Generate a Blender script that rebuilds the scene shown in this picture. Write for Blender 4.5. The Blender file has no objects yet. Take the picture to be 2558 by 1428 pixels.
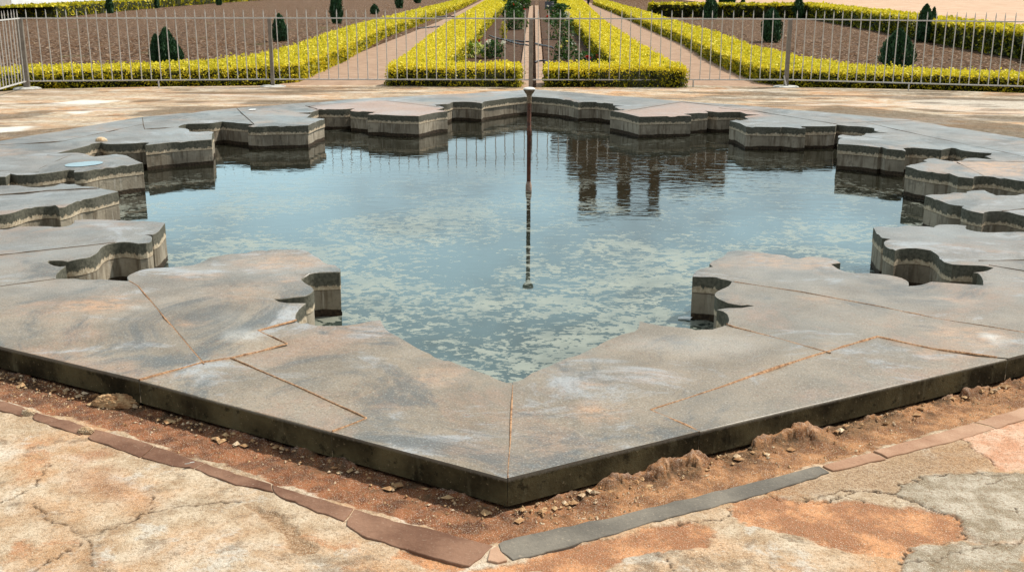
import bpy, bmesh, math, random
import numpy as np
from mathutils import Matrix, Vector
from mathutils.geometry import delaunay_2d_cdt

random.seed(7); rng = np.random.default_rng(7)
scene = bpy.context.scene
COL = scene.collection
R = math.radians

# ------------------------------------------------------------------ camera
H = 1.75                      # eye height above the coping (z = 0)
FOC = 2730.0                  # focal length in photograph pixels (width 2558)
CX, CY = 1279.0, 714.0
PITCH = math.atan((714 + 45) / FOC); ROLL = R(.15); YAW = R(1.24)
cd = bpy.data.cameras.new('camera'); cam = bpy.data.objects.new('camera', cd); COL.objects.link(cam)
cd.sensor_width = 36; cd.lens = 36 * FOC / 2558; cd.clip_start = .05; cd.clip_end = 2000
cam.matrix_world = Matrix.Translation((0, 0, H)) @ Matrix.Rotation(YAW, 4, 'Z') @ Matrix.Rotation(R(90) - PITCH, 4, 'X') @ Matrix.Rotation(ROLL, 4, 'Z')
scene.camera = cam

# ------------------------------------------------------------------ sky and sun
SUN_AZ, SUN_EL = R(62), R(56)          # clockwise from +Y, elevation
world = bpy.data.worlds.new('World'); scene.world = world; world.use_nodes = True
wn = world.node_tree; wn.nodes.clear()
def wnode(t, **kw):
    n = wn.nodes.new(t)
    for k, v in kw.items(): setattr(n, k, v)
    return n
sky = wnode('ShaderNodeTexSky', sky_type='NISHITA', sun_disc=False, sun_elevation=SUN_EL, sun_rotation=SUN_AZ, air_density=1.0, dust_density=1.5)
wtc = wnode('ShaderNodeTexCoord'); wmap = wnode('ShaderNodeMapping'); wmap.inputs['Scale'].default_value = (1, 1, 2.6)
wno = wnode('ShaderNodeTexNoise'); wno.inputs['Scale'].default_value = 2.1; wno.inputs['Detail'].default_value = 7; wno.inputs['Roughness'].default_value = .6
wrm = wnode('ShaderNodeMapRange', interpolation_type='SMOOTHSTEP'); wrm.inputs['From Min'].default_value = .33; wrm.inputs['From Max'].default_value = .62
wmix = wnode('ShaderNodeMix', data_type='RGBA'); wmix.inputs[7].default_value = (9.0, 13.0, 14.4, 1)
wbg = wnode('ShaderNodeBackground'); wbg.inputs['Strength'].default_value = .10
wout = wnode('ShaderNodeOutputWorld')
L = wn.links.new
L(wtc.outputs['Generated'], wmap.inputs['Vector']); L(wmap.outputs['Vector'], wno.inputs['Vector']); L(wno.outputs['Fac'], wrm.inputs['Value'])
wsp = wnode('ShaderNodeSeparateXYZ'); L(wtc.outputs['Generated'], wsp.inputs[0])
def wrange(sock, a, b, c, d):
    r = wnode('ShaderNodeMapRange', interpolation_type='SMOOTHSTEP'); L(sock, r.inputs[0])
    for i, v in enumerate((a, b, c, d)): r.inputs[i + 1].default_value = v
    return r.outputs[0]
def wmul(a, b):
    m = wnode('ShaderNodeMath', operation='MULTIPLY'); L(a, m.inputs[0]); L(b, m.inputs[1]); return m.outputs[0]
# cloud shaped to brighten the water's reflection: dense low beyond the pool, thin overhead
L(wmul(wmul(wrm.outputs['Result'], wrange(wsp.outputs[2], .30, .75, 1, .25)), wrange(wsp.outputs[1], -.5, .5, .25, 1)), wmix.inputs[0]); wveil = wnode('ShaderNodeMix', data_type='RGBA'); wveil.inputs[0].default_value = .72; wveil.inputs[7].default_value = (4.0, 3.8, 3.45, 1)   # neutral veil added over the sky to warm the ambient light
L(sky.outputs['Color'], wveil.inputs[6]); L(wveil.outputs[2], wmix.inputs[6]); L(wmix.outputs[2], wbg.inputs['Color']); L(wbg.outputs['Background'], wout.inputs['Surface'])
sd = bpy.data.lights.new('sun', 'SUN'); sun = bpy.data.objects.new('sun', sd); COL.objects.link(sun)
sd.energy = 4.2; sd.angle = R(3); sd.color = (1, .95, .86)
sdir = Vector((math.sin(SUN_AZ) * math.cos(SUN_EL), math.cos(SUN_AZ) * math.cos(SUN_EL), math.sin(SUN_EL)))
sun.rotation_euler = sdir.to_track_quat('Z', 'Y').to_euler()
scene.view_settings.view_transform = 'Standard'; scene.view_settings.look = 'None'
scene.view_settings.exposure = .42; scene.view_settings.gamma = 1; scene.view_settings.use_curve_mapping = False

# ------------------------------------------------------------------ measuring helpers
def ray(px, py):
    x, y = np.asarray(px, float) - CX, np.asarray(py, float) - CY
    c, s = math.cos(-ROLL), math.sin(-ROLL); x, y = c * x - s * y, s * x + c * y
    X, u = x / FOC, -y / FOC
    c, s = math.cos(PITCH), math.sin(PITCH); Y, Z = c + s * u, -s + c * u
    c, s = math.cos(YAW), math.sin(YAW); return c * X - s * Y, s * X + c * Y, Z
def U(px, py, z=0.0):
    """the spot on the level plane z that is seen at a photograph pixel"""
    X, Y, Z = ray(px, py); t = (z - H) / Z
    return (float(X * t), float(Y * t))
def UU(pts, z=0.0): return [U(a, b, z) for a, b in pts]
def height_at(dist_y, px, py):
    X, Y, Z = ray(px, py); return H + float(Z / Y) * dist_y
def x_at(dist_y, px, py=100):
    X, Y, Z = ray(px, py); return float(X / Y) * dist_y

def vnoise(x, y, seed=0):
    x = np.asarray(x, float); y = np.asarray(y, float)
    xi = np.floor(x).astype(np.int64); yi = np.floor(y).astype(np.int64); fx = x - xi; fy = y - yi
    fx = fx * fx * (3 - 2 * fx); fy = fy * fy * (3 - 2 * fy)
    def h(a, b):
        n = (a * 374761393 + b * 668265263 + seed * 974634777) & 0x7fffffff
        n = ((n ^ (n >> 13)) * 1274126177) & 0x7fffffff
        return ((n ^ (n >> 16)) & 0xffff) / 65535.0
    return (h(xi, yi) * (1 - fx) + h(xi + 1, yi) * fx) * (1 - fy) + (h(xi, yi + 1) * (1 - fx) + h(xi + 1, yi + 1) * fx) * fy
def fbm(x, y, seed=0, oct=4):
    v = 0; a = .5; s = 0
    for i in range(oct):
        v = v + a * vnoise(np.asarray(x) * 2 ** i, np.asarray(y) * 2 ** i, seed + i * 17); s += a; a *= .5
    return v / s
def inside(P, x, y):
    P = np.asarray(P, float); r = np.zeros(np.shape(x), bool); j = len(P) - 1
    for i in range(len(P)):
        xi, yi = P[i]; xj, yj = P[j]
        if yi != yj: r ^= ((yi > y) != (yj > y)) & (x < (xj - xi) * (y - yi) / (yj - yi) + xi)
        j = i
    return r
def dist_line(P, x, y, closed=False):
    P = np.asarray(P, float); d = np.full(np.shape(x), 1e9)
    n = len(P)
    for i in range(n if closed else n - 1):
        a = P[i]; b = P[(i + 1) % n]; v = b - a; l2 = max(v @ v, 1e-12)
        t = np.clip(((x - a[0]) * v[0] + (y - a[1]) * v[1]) / l2, 0, 1)
        d = np.minimum(d, np.hypot(x - a[0] - t * v[0], y - a[1] - t * v[1]))
    return d
def sstep(a, b, x):
    t = np.clip((x - a) / (b - a), 0, 1); return t * t * (3 - 2 * t)
def polymask(P, x, y, soft=.02):
    """1 inside the outline P, 0 outside, soft over the given width (metres)"""
    P = np.asarray(P); m = np.zeros(np.shape(x)); s = soft * 2
    k = (x > P[:, 0].min() - s) & (x < P[:, 0].max() + s) & (y > P[:, 1].min() - s) & (y < P[:, 1].max() + s)
    if k.any():
        xx, yy = x[k], y[k]; d = dist_line(P, xx, yy, True); d = np.where(inside(P, xx, yy), d, -d)
        m[k] = sstep(-soft, soft, d)
    return m
def linemask(P, x, y, w):
    P = np.asarray(P); m = np.zeros(np.shape(x)); s = w * 2
    k = (x > P[:, 0].min() - s) & (x < P[:, 0].max() + s) & (y > P[:, 1].min() - s) & (y < P[:, 1].max() + s)
    if k.any(): m[k] = 1 - sstep(w * .25, w, dist_line(P, x[k], y[k]))
    return m

# ------------------------------------------------------------------ object helpers
def tag(o, label=None, cat=None, group=None, kind=None):
    if label: o['label'] = label
    if cat: o['category'] = cat
    if group: o['group'] = group
    if kind: o['kind'] = kind
    return o
def empty(name, loc, label, cat, group=None, rz=0):
    o = bpy.data.objects.new(name, None); COL.objects.link(o); o.location = loc; o.rotation_euler.z = rz
    o.empty_display_size = .2
    return tag(o, label, cat, group)
def mesh_obj(name, V, F, mat, parent=None, smooth=True, sharp=None, attrs=None, mats=None, fmat=None, at=None):
    me = bpy.data.meshes.new(name)
    me.from_pydata([tuple(map(float, v)) for v in V], [], [tuple(map(int, f)) for f in F]); me.update()
    return finish(name, me, mat, parent, smooth, sharp, attrs, mats, fmat, at)
def quads_obj(name, V, Q, mat, parent=None, smooth=False, attrs=None, mats=None, fmat=None, at=None, n=4):
    V = np.asarray(V, np.float32); Q = np.asarray(Q, np.int32)
    me = bpy.data.meshes.new(name); me.vertices.add(len(V)); me.vertices.foreach_set('co', V.ravel())
    me.loops.add(Q.size); me.loops.foreach_set('vertex_index', Q.ravel())
    me.polygons.add(len(Q)); me.polygons.foreach_set('loop_start', np.arange(0, Q.size, n, dtype=np.int32))
    me.update(calc_edges=True)
    return finish(name, me, mat, parent, smooth, None, attrs, mats, fmat, at)
def finish(name, me, mat, parent, smooth, sharp, attrs, mats, fmat, at):
    for m in (mats or [mat]): me.materials.append(m)
    if smooth: me.polygons.foreach_set('use_smooth', np.ones(len(me.polygons), bool))
    if fmat is not None: me.polygons.foreach_set('material_index', np.asarray(fmat, np.int32))
    if sharp: me.set_sharp_from_angle(angle=R(sharp))
    for k, v in (attrs or {}).items():
        v = np.asarray(v, np.float32)
        if v.ndim == 1: a = me.attributes.new(k, 'FLOAT', 'POINT'); a.data.foreach_set('value', v)
        else: a = me.attributes.new(k, 'FLOAT_COLOR', 'POINT'); a.data.foreach_set('color', v.ravel())
    o = bpy.data.objects.new(name, me); COL.objects.link(o)
    if parent: o.parent = parent
    if at is not None: o.location = at
    return o
class MB:
    """collects boxes, lathes and tubes into one mesh"""
    def __init__(s): s.v = []; s.f = []
    def add(s, V, F):
        k = len(s.v); s.v += [tuple(v) for v in V]; s.f += [tuple(i + k for i in f) for f in F]; return s
    def box(s, x0, x1, y0, y1, z0, z1):
        return s.add([(x, y, z) for z in (z0, z1) for x, y in ((x0, y0), (x1, y0), (x1, y1), (x0, y1))],
                     [(0, 3, 2, 1), (4, 5, 6, 7), (0, 1, 5, 4), (1, 2, 6, 5), (2, 3, 7, 6), (3, 0, 4, 7)])
    def lathe(s, prof, n=20, c=(0, 0)):
        V = []; F = []
        for r, z in prof:
            for i in range(n):
                a = 2 * math.pi * i / n; V.append((c[0] + r * math.cos(a), c[1] + r * math.sin(a), z))
        for j in range(len(prof) - 1):
            for i in range(n): F.append((j * n + i, j * n + (i + 1) % n, (j + 1) * n + (i + 1) % n, (j + 1) * n + i))
        F.append(tuple(range(n - 1, -1, -1))); F.append(tuple((len(prof) - 1) * n + i for i in range(n)))
        return s.add(V, F)
    def tube(s, P, r, n=8):
        P = [Vector(p) for p in P]; V = []; F = []
        for i, p in enumerate(P):
            t = (P[min(i + 1, len(P) - 1)] - P[max(i - 1, 0)]).normalized()
            a = t.orthogonal().normalized() if abs(t.z) > .9 else t.cross(Vector((0, 0, 1))).normalized(); b = t.cross(a)
            rr = r[i] if isinstance(r, (list, tuple)) else r
            for k in range(n):
                w = 2 * math.pi * k / n; V.append(p + a * math.cos(w) * rr + b * math.sin(w) * rr)
        for i in range(len(P) - 1):
            for k in range(n): F.append((i * n + k, i * n + (k + 1) % n, (i + 1) * n + (k + 1) % n, (i + 1) * n + k))
        F.append(tuple(range(n - 1, -1, -1))); F.append(tuple((len(P) - 1) * n + k for k in range(n)))
        return s.add(V, F)
    def build(s, name, mat, parent=None, smooth=True, sharp=40, at=None): return mesh_obj(name, s.v, s.f, mat, parent, smooth, sharp, at=at)
def bevel(o, w, seg=2, ang=40):
    m = o.modifiers.new('bevel', 'BEVEL'); m.width = w; m.segments = seg; m.limit_method = 'ANGLE'; m.angle_limit = R(ang); m.harden_normals = False
    return o
def smooth_line(P, closed=False, lim=48, step=.035):
    """rounds a traced outline where it turns gently and keeps its sharp corners"""
    P = np.asarray(P, float); n = len(P); out = []
    def ang(i):
        if not closed and (i == 0 or i == n - 1): return 180
        a = P[i] - P[i - 1]; b = P[(i + 1) % n] - P[i]
        return math.degrees(math.acos(max(-1, min(1, (a @ b) / (np.linalg.norm(a) * np.linalg.norm(b) + 1e-9)))))
    A = [ang(i) for i in range(n)]
    for i in range(n if closed else n - 1):
        p1, p2 = P[i], P[(i + 1) % n]
        p0 = P[i - 1] if A[i] < lim else 2 * p1 - p2
        p3 = P[(i + 2) % n] if A[(i + 1) % n] < lim else 2 * p2 - p1
        k = max(1, min(8, int(np.linalg.norm(p2 - p1) / step)))
        for j in range(k):
            t = j / k
            out.append(.5 * (2 * p1 + (p2 - p0) * t + (2 * p0 - 5 * p1 + 4 * p2 - p3) * t * t + (3 * p1 - p0 - 3 * p2 + p3) * t ** 3))
    if not closed: out.append(P[-1])
    return np.array(out)

# ------------------------------------------------------------------ materials
class NT:
    def __init__(s, name):
        s.m = bpy.data.materials.new(name); s.m.use_nodes = True; s.t = s.m.node_tree; s.t.nodes.clear()
        s.out = s.n('ShaderNodeOutputMaterial'); s.b = s.n('ShaderNodeBsdfPrincipled'); s.l(s.b.outputs[0], s.out.inputs[0])
        s.tc = s.n('ShaderNodeTexCoord'); s.geo = s.n('ShaderNodeNewGeometry'); s.pos = s.geo.outputs['Position']
    def n(s, t, **kw):
        x = s.t.nodes.new(t)
        for k, v in kw.items(): setattr(x, k, v)
        return x
    def l(s, a, b): s.t.links.new(a, b)
    def put(s, sock, v):
        if hasattr(v, 'is_linked') or hasattr(v, 'links'): s.l(v, sock)
        else: sock.default_value = v
    def map(s, scale=(1, 1, 1), vec=None, rot=(0, 0, 0)):
        m = s.n('ShaderNodeMapping'); m.inputs['Scale'].default_value = scale; m.inputs['Rotation'].default_value = rot; s.l(vec or s.pos, m.inputs['Vector']); return m.outputs[0]
    def noise(s, scale, detail=5, rough=.55, vec=None, dist=0.0):
        x = s.n('ShaderNodeTexNoise'); x.inputs['Scale'].default_value = scale; x.inputs['Detail'].default_value = detail
        x.inputs['Roughness'].default_value = rough; x.inputs['Distortion'].default_value = dist; s.l(vec or s.pos, x.inputs['Vector']); return x.outputs['Fac']
    def voro(s, scale, vec=None, feature='F1', out='Distance', rnd=1.0):
        x = s.n('ShaderNodeTexVoronoi', feature=feature); x.inputs['Scale'].default_value = scale; x.inputs['Randomness'].default_value = rnd; s.l(vec or s.pos, x.inputs['Vector']); return x.outputs[out]
    def rng(s, v, a, b, c=0.0, d=1.0, smooth=True):
        x = s.n('ShaderNodeMapRange'); x.interpolation_type = 'SMOOTHSTEP' if smooth else 'LINEAR'
        s.put(x.inputs['Value'], v); x.inputs[1].default_value = a; x.inputs[2].default_value = b; x.inputs[3].default_value = c; x.inputs[4].default_value = d; return x.outputs[0]
    def math(s, op, a, b=0.0, clamp=False):
        x = s.n('ShaderNodeMath', operation=op, use_clamp=clamp); s.put(x.inputs[0], a); s.put(x.inputs[1], b); return x.outputs[0]
    def mix(s, f, a, b, mode='MIX'):
        x = s.n('ShaderNodeMix', data_type='RGBA', blend_type=mode); x.clamp_factor = True
        for i, v in ((0, f), (6, a), (7, b)):
            if isinstance(v, tuple) and len(v) == 3: v = v + (1,)
            s.put(x.inputs[i], v)
        return x.outputs[2]
    def attr(s, name, out='Fac'): x = s.n('ShaderNodeAttribute', attribute_name=name); return x.outputs[out]
    def chan(s, name):
        x = s.n('ShaderNodeAttribute', attribute_name=name); y = s.n('ShaderNodeSeparateColor'); s.l(x.outputs['Color'], y.inputs[0]); return y.outputs[0], y.outputs[1], y.outputs[2], x.outputs['Alpha']
    def sep(s, v): x = s.n('ShaderNodeSeparateXYZ'); s.l(v, x.inputs[0]); return x.outputs
    def bump(s, h, strength=.5, dist=.01, normal=None):
        x = s.n('ShaderNodeBump'); x.inputs['Strength'].default_value = strength; x.inputs['Distance'].default_value = dist; s.l(h, x.inputs['Height'])
        if normal is not None: s.l(normal, x.inputs['Normal'])
        return x.outputs[0]
    def set(s, color=None, rough=None, spec=None, metal=None, normal=None, ior=None):
        for k, v in (('Base Color', color), ('Roughness', rough), ('Specular IOR Level', spec), ('Metallic', metal), ('Normal', normal), ('IOR', ior)):
            if v is not None:
                if isinstance(v, tuple) and len(v) == 3: v = v + (1,)
                s.put(s.b.inputs[k], v)
        return s.m

def make_coping_top():
    t = NT('coping_stone'); big = t.noise(.6, 6, .6); mid = t.noise(2.6, 6, .6); fine = t.noise(26, 5, .6); grain = t.noise(120, 3, .65); oi = t.n('ShaderNodeObjectInfo').outputs['Random']
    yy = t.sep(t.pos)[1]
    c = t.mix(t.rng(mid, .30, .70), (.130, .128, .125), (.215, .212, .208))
    near = t.rng(t.math('ADD', yy, t.math('MULTIPLY', big, 2.6)), 5.8, 9.8, .97, .15)  # browner towards the viewer: falloff of the sky sheen graded into the colour
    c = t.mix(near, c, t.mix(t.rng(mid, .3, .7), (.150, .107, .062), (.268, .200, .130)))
    c = t.mix(t.rng(t.noise(.75, 9, .72, dist=.5), .50, .63, 0, .82), c, (.285, .172, .105))
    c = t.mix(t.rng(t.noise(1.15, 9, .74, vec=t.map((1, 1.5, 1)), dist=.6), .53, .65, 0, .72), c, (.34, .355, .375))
    c = t.mix(t.rng(t.noise(.8, 9, .74, vec=t.map((1.2, 1, 1), rot=(0, 0, 1)), dist=.9), .50, .61, 0, .82), c, (.064, .062, .058))
    c = t.mix(t.rng(oi, 0, 1, 0, .30, False), c, (.14, .135, .125))
    c = t.mix(t.math('MULTIPLY', t.attr('dust'), t.rng(t.noise(8, 7, .72, vec=t.map((1, 1.8, 1))), .40, .60, .12, 1.0)), c, (.43, .25, .14))
    c = t.mix(t.math('MULTIPLY', t.attr('pink'), t.rng(fine, .3, .6, .6, .95)), c, (.37, .235, .175))
    c = t.mix(t.math('MULTIPLY', t.attr('pale'), .85), c, (.52, .51, .48))
    c = t.mix(t.rng(fine, .34, .50, .22, 0), c, (.11, .10, .085)); c = t.mix(t.rng(grain, .34, .46, .55, 0), c, (.06, .05, .04)); c = t.mix(t.rng(grain, .54, .68, 0, .42), c, (.44, .415, .375))
    sp = t.math('MULTIPLY', t.rng(t.noise(34, 4, .65, vec=t.map((1, 2.2, 1))), .605, .66), t.rng(t.noise(2.2, 4), .47, .62, .10, 1)); c = t.mix(t.math('MULTIPLY', sp, .85), c, (.20, .085, .04))
    pit = t.rng(t.voro(30, vec=t.map((1, 1.6, 1))), .06, .17, 1, 0); pitm = t.math('MULTIPLY', pit, t.rng(t.noise(2.6, 4), .52, .64)); c = t.mix(t.math('MULTIPLY', pitm, .8), c, (.12, .07, .04))
    h = t.math('ADD', t.math('MULTIPLY', fine, .6), t.math('MULTIPLY', grain, .35)); h = t.math('SUBTRACT', h, t.math('ADD', pitm, t.math('MULTIPLY', sp, .4))); h = t.math('ADD', h, t.math('MULTIPLY', mid, .8))
    return t.set(c, t.rng(t.noise(1.1, 5, .6), .35, .65, .40, .60), .50, normal=t.bump(h, .55, .006))
def make_coping_side():
    t = NT('coping_edge'); z = t.sep(t.pos)[2]
    drip = t.noise(1, 5, .7, vec=t.map((24, 24, 2.6))); wide = t.noise(1.6, 6, .7); f = t.noise(45, 4)
    top = t.mix(t.rng(f, .3, .7), (.070, .066, .048), (.135, .125, .092)); top = t.mix(t.rng(wide, .5, .75, 0, .6), top, (.19, .17, .14))
    low = t.mix(t.rng(f, .3, .7), (.36, .27, .18), (.60, .50, .36))
    lv = t.math('ADD', z, t.math('MULTIPLY', t.math('ADD', t.math('MULTIPLY', drip, .7), t.math('MULTIPLY', wide, .4)), .135))
    c = t.mix(t.rng(lv, -.014, -.002), low, top)
    return t.set(c, .8, .25, normal=t.bump(t.math('ADD', f, drip), .5, .006))
def make_coping_outer():
    t = NT('coping_outer_face'); z = t.sep(t.pos)[2]; f = t.noise(60, 5, .65); w = t.noise(2.6, 5, .6); v = t.noise(1, 4, .6, vec=t.map((12, 12, 3)))
    c = t.mix(t.rng(w, .35, .68), (.016, .012, .006), (.105, .086, .045))
    c = t.mix(t.rng(v, .55, .75, 0, .8), c, (.105, .092, .055)); c = t.mix(t.rng(f, .60, .72, 0, .7), c, (.22, .175, .11)); c = t.mix(t.rng(t.noise(18, 5, .7), .56, .66, 0, .7), c, (.012, .010, .005))
    c = t.mix(t.rng(t.math('ADD', z, t.math('MULTIPLY', f, .012)), -.014, .001, 0, .7), c, (.20, .18, .15))
    return t.set(c, .95, .08, normal=t.bump(t.math('ADD', f, w), .8, .008))
def make_pool_wall():
    t = NT('pool_wall_masonry'); z = t.sep(t.pos)[2]; f = t.noise(42, 5, .65); w = t.noise(3, 5, .6); v = t.noise(1, 4, .6, vec=t.map((22, 22, 3)))
    c = t.mix(t.rng(w, .3, .7), (.20, .165, .12), (.43, .365, .275)); c = t.mix(t.rng(f, .55, .75, 0, .5), c, (.15, .125, .09)); c = t.mix(t.rng(v, .46, .68, 0, .75), c, (.12, .088, .055)); c = t.mix(t.rng(t.noise(6, 6, .7), .54, .66, 0, .6), c, (.11, .095, .07)); c = t.mix(t.rng(t.noise(1, 4, .6, vec=t.map((30, 30, 2))), .58, .70, 0, .5), c, (.52, .47, .39))
    edge = t.math('ADD', z, t.math('ADD', t.math('MULTIPLY', t.noise(5.5, 5, .65), .04), t.math('MULTIPLY', t.noise(1.1, 3), .03)))
    wet = t.mix(t.rng(f, .35, .7), (.024, .015, .008), (.075, .05, .028))
    c = t.mix(t.rng(edge, -.214, -.206), wet, c)
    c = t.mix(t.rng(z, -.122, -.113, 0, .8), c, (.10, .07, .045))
    return t.set(c, .8, .3, normal=t.bump(t.math('ADD', f, w), .6, .006))
def make_water():
    t = NT('pool_water'); xyz = t.sep(t.pos)
    r1 = t.noise(4.2, 2, .42, vec=t.map((1, 2.1, 1)), dist=.5); r2 = t.noise(19, 3, .5, vec=t.map((1, 2.0, 1), rot=(0, 0, .2)))
    patch = t.noise(1.35, 3, .55, dist=.6)
    frag = t.noise(10.5, 6, .60, vec=t.map((1, 1.15, 1)), dist=.35)
    frag = t.math('ADD', t.math('MULTIPLY', frag, .62), t.math('MULTIPLY', t.noise(27, 4, .6, vec=t.map((1, 1.5, 1))), .38))
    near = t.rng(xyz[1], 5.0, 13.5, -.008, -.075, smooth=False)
    m = t.math('ADD', t.math('ADD', frag, t.math('MULTIPLY', t.math('SUBTRACT', patch, .5), .55)), near)
    scum = t.math('MULTIPLY', t.rng(m, .482, .512), t.rng(t.noise(3.3, 4, .6), .35, .65, .6, 1.0))
    h = t.math('ADD', r1, t.math('MULTIPLY', r2, .11))
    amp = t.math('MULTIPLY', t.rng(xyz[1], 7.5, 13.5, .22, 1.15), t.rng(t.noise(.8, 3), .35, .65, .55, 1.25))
    h = t.math('MULTIPLY', h, amp)
    nrm = t.bump(h, .5, .0034)
    t.set(t.mix(t.rng(xyz[1], 5, 11.5), (.030, .044, .038), (.010, .010, .006)), .02, .5, normal=nrm, ior=1.33)  # body lighter at the near end: sky reflection brightness put into the colour
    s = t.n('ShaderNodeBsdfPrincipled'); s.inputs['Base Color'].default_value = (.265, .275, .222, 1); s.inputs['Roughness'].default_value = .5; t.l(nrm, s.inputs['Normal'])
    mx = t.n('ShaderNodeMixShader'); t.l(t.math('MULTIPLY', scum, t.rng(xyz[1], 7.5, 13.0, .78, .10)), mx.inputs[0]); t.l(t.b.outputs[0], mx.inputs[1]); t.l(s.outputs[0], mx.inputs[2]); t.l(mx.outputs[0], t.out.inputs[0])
    return t.m
def make_terrace():
    t = NT('terrace_floor'); fine = t.noise(70, 5, .65); mid = t.noise(11, 6, .62); big = t.noise(1.3, 6, .62); grit = t.noise(260, 2, .6)
    orange, grey, pink, crack = t.chan('stain_a'); trough, dark, white, brown = t.chan('stain_b')
    c = t.mix(t.rng(mid, .32, .68), (.35, .245, .15), (.56, .45, .325)); c = t.mix(t.rng(big, .40, .62, 0, .7), c, (.48, .24, .10))
    c = t.mix(t.rng(t.noise(2.1, 5, .6, dist=.7), .52, .72, 0, .7), c, (.62, .57, .48))
    c = t.mix(t.rng(t.noise(3.4, 7, .72), .54, .64, 0, .65), c, (.52, .49, .43)); c = t.mix(t.rng(t.noise(2.6, 8, .74, dist=.5), .56, .66, 0, .7), c, (.40, .175, .075)); c = t.mix(t.rng(t.noise(1.7, 8, .74, dist=.4), .54, .64, 0, .65), c, (.17, .13, .09)); c = t.mix(t.rng(t.noise(7, 7, .74), .55, .63, 0, .55), c, (.14, .095, .06))
    c = t.mix(t.math('MULTIPLY', brown, t.rng(mid, .3, .6, .6, 1)), c, t.mix(t.rng(fine, .35, .65), (.20, .105, .05), (.34, .215, .12)))
    c = t.mix(grey, c, t.mix(t.rng(mid, .35, .66), (.23, .18, .12), (.44, .38, .30)))
    c = t.mix(pink, c, t.mix(t.rng(mid, .35, .66), (.50, .25, .145), (.62, .40, .28)))
    c = t.mix(orange, c, t.mix(t.rng(t.noise(5, 5, .65), .42, .62), (.30, .13, .06), (.56, .27, .125)))
    tx = t.sep(t.pos)[0]
    tc = t.mix(t.rng(mid, .35, .65), (.09, .031, .014), (.28, .105, .043)); tc2 = t.mix(t.rng(mid, .35, .65), (.16, .066, .027), (.40, .195, .085))
    tc = t.mix(t.rng(t.math('ADD', tx, t.math('MULTIPLY', big, .6)), -.1, .9), tc, tc2)
    c = t.mix(trough, c, tc)
    c = t.mix(t.math('MULTIPLY', white, .9), c, (.68, .65, .60))
    c = t.mix(t.rng(fine, .38, .50, .5, 0), c, (.19, .11, .055)); c = t.mix(t.rng(grit, .55, .72, 0, .6), c, (.80, .72, .58))
    c = t.mix(t.rng(grit, .30, .44, .45, 0), c, (.16, .10, .06))
    c = t.mix(t.math('MULTIPLY', dark, t.rng(fine, .3, .65, 1, .5)), c, t.mix(t.rng(mid, .3, .7), (.05, .032, .018), (.13, .09, .052)))
    c = t.mix(crack, c, (.04, .024, .014))
    h = t.math('ADD', t.math('MULTIPLY', mid, 1.4), t.math('ADD', fine, t.math('MULTIPLY', grit, .4)))
    return t.set(c, .92, .15, normal=t.bump(h, .8, .010))
def make_kerb(name, a, b):
    t = NT(name); f = t.noise(48, 5, .65); m = t.noise(5, 5, .6); c = t.mix(t.rng(m, .32, .7), a, b); c = t.mix(t.rng(f, .6, .76, 0, .5), c, (.10, .06, .035))
    c = t.mix(t.rng(t.noise(90, 3), .6, .75, 0, .35), c, (.46, .36, .26))
    return t.set(c, .85, .25, normal=t.bump(t.math('ADD', f, m), .6, .008))
def make_mortar():
    t = NT('orange_mortar'); f = t.noise(60, 5, .65); c = t.mix(t.rng(f, .3, .7), (.17, .085, .045), (.50, .30, .17)); return t.set(c, .95, .1, normal=t.bump(f, .8, .008))
def make_soil():
    t = NT('tilled_soil'); a = t.noise(7, 7, .7, vec=t.map((1, .55, 1))); b = t.noise(1.1, 5, .6); s = t.noise(8, 6, .7, vec=t.map((1, 1.3, 1), rot=(0, 0, .3)))
    c = t.mix(t.rng(a, .36, .64), (.032, .014, .006), (.145, .070, .030)); c = t.mix(t.rng(b, .45, .7, 0, .5), c, (.12, .07, .043))
    c = t.mix(t.rng(s, .53, .59, 0, .9), c, (.40, .29, .21)); c = t.mix(t.rng(t.noise(16, 5, .7), .58, .66, 0, .8), c, (.028, .016, .010)); c = t.mix(t.rng(t.noise(.45, 4), .62, .72, 0, .45), c, (.10, .11, .035))
    return t.set(c, .95, .1, normal=t.bump(t.math('ADD', a, s), 1, .10))
def make_plain(name, a, b, scale=8, rough=.8, bumpd=.01, spec=.3, metal=0.0):
    t = NT(name); f = t.noise(scale, 6, .65); c = t.mix(t.rng(f, .32, .68), a, b); return t.set(c, rough, spec, metal, normal=t.bump(f, .4, bumpd))
def make_leaf(name, cols, rough=.55, trans=.32):
    """leaf colour by the tone stored on each leaf"""
    t = NT(name); v = t.attr('tone'); r = t.n('ShaderNodeValToRGB'); r.color_ramp.elements[0].color = cols[0] + (1,); r.color_ramp.elements[1].color = cols[-1] + (1,)
    for i, c in enumerate(cols[1:-1]): e = r.color_ramp.elements.new((i + 1) / (len(cols) - 1)); e.color = c + (1,)
    t.l(v, r.inputs[0]); t.set(r.outputs[0], rough, .3)
    tr = t.n('ShaderNodeBsdfTranslucent'); t.l(r.outputs[0], tr.inputs[0]); mx = t.n('ShaderNodeMixShader'); mx.inputs[0].default_value = trans
    t.l(t.b.outputs[0], mx.inputs[1]); t.l(tr.outputs[0], mx.inputs[2]); t.l(mx.outputs[0], t.out.inputs[0]); return t.m

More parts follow.
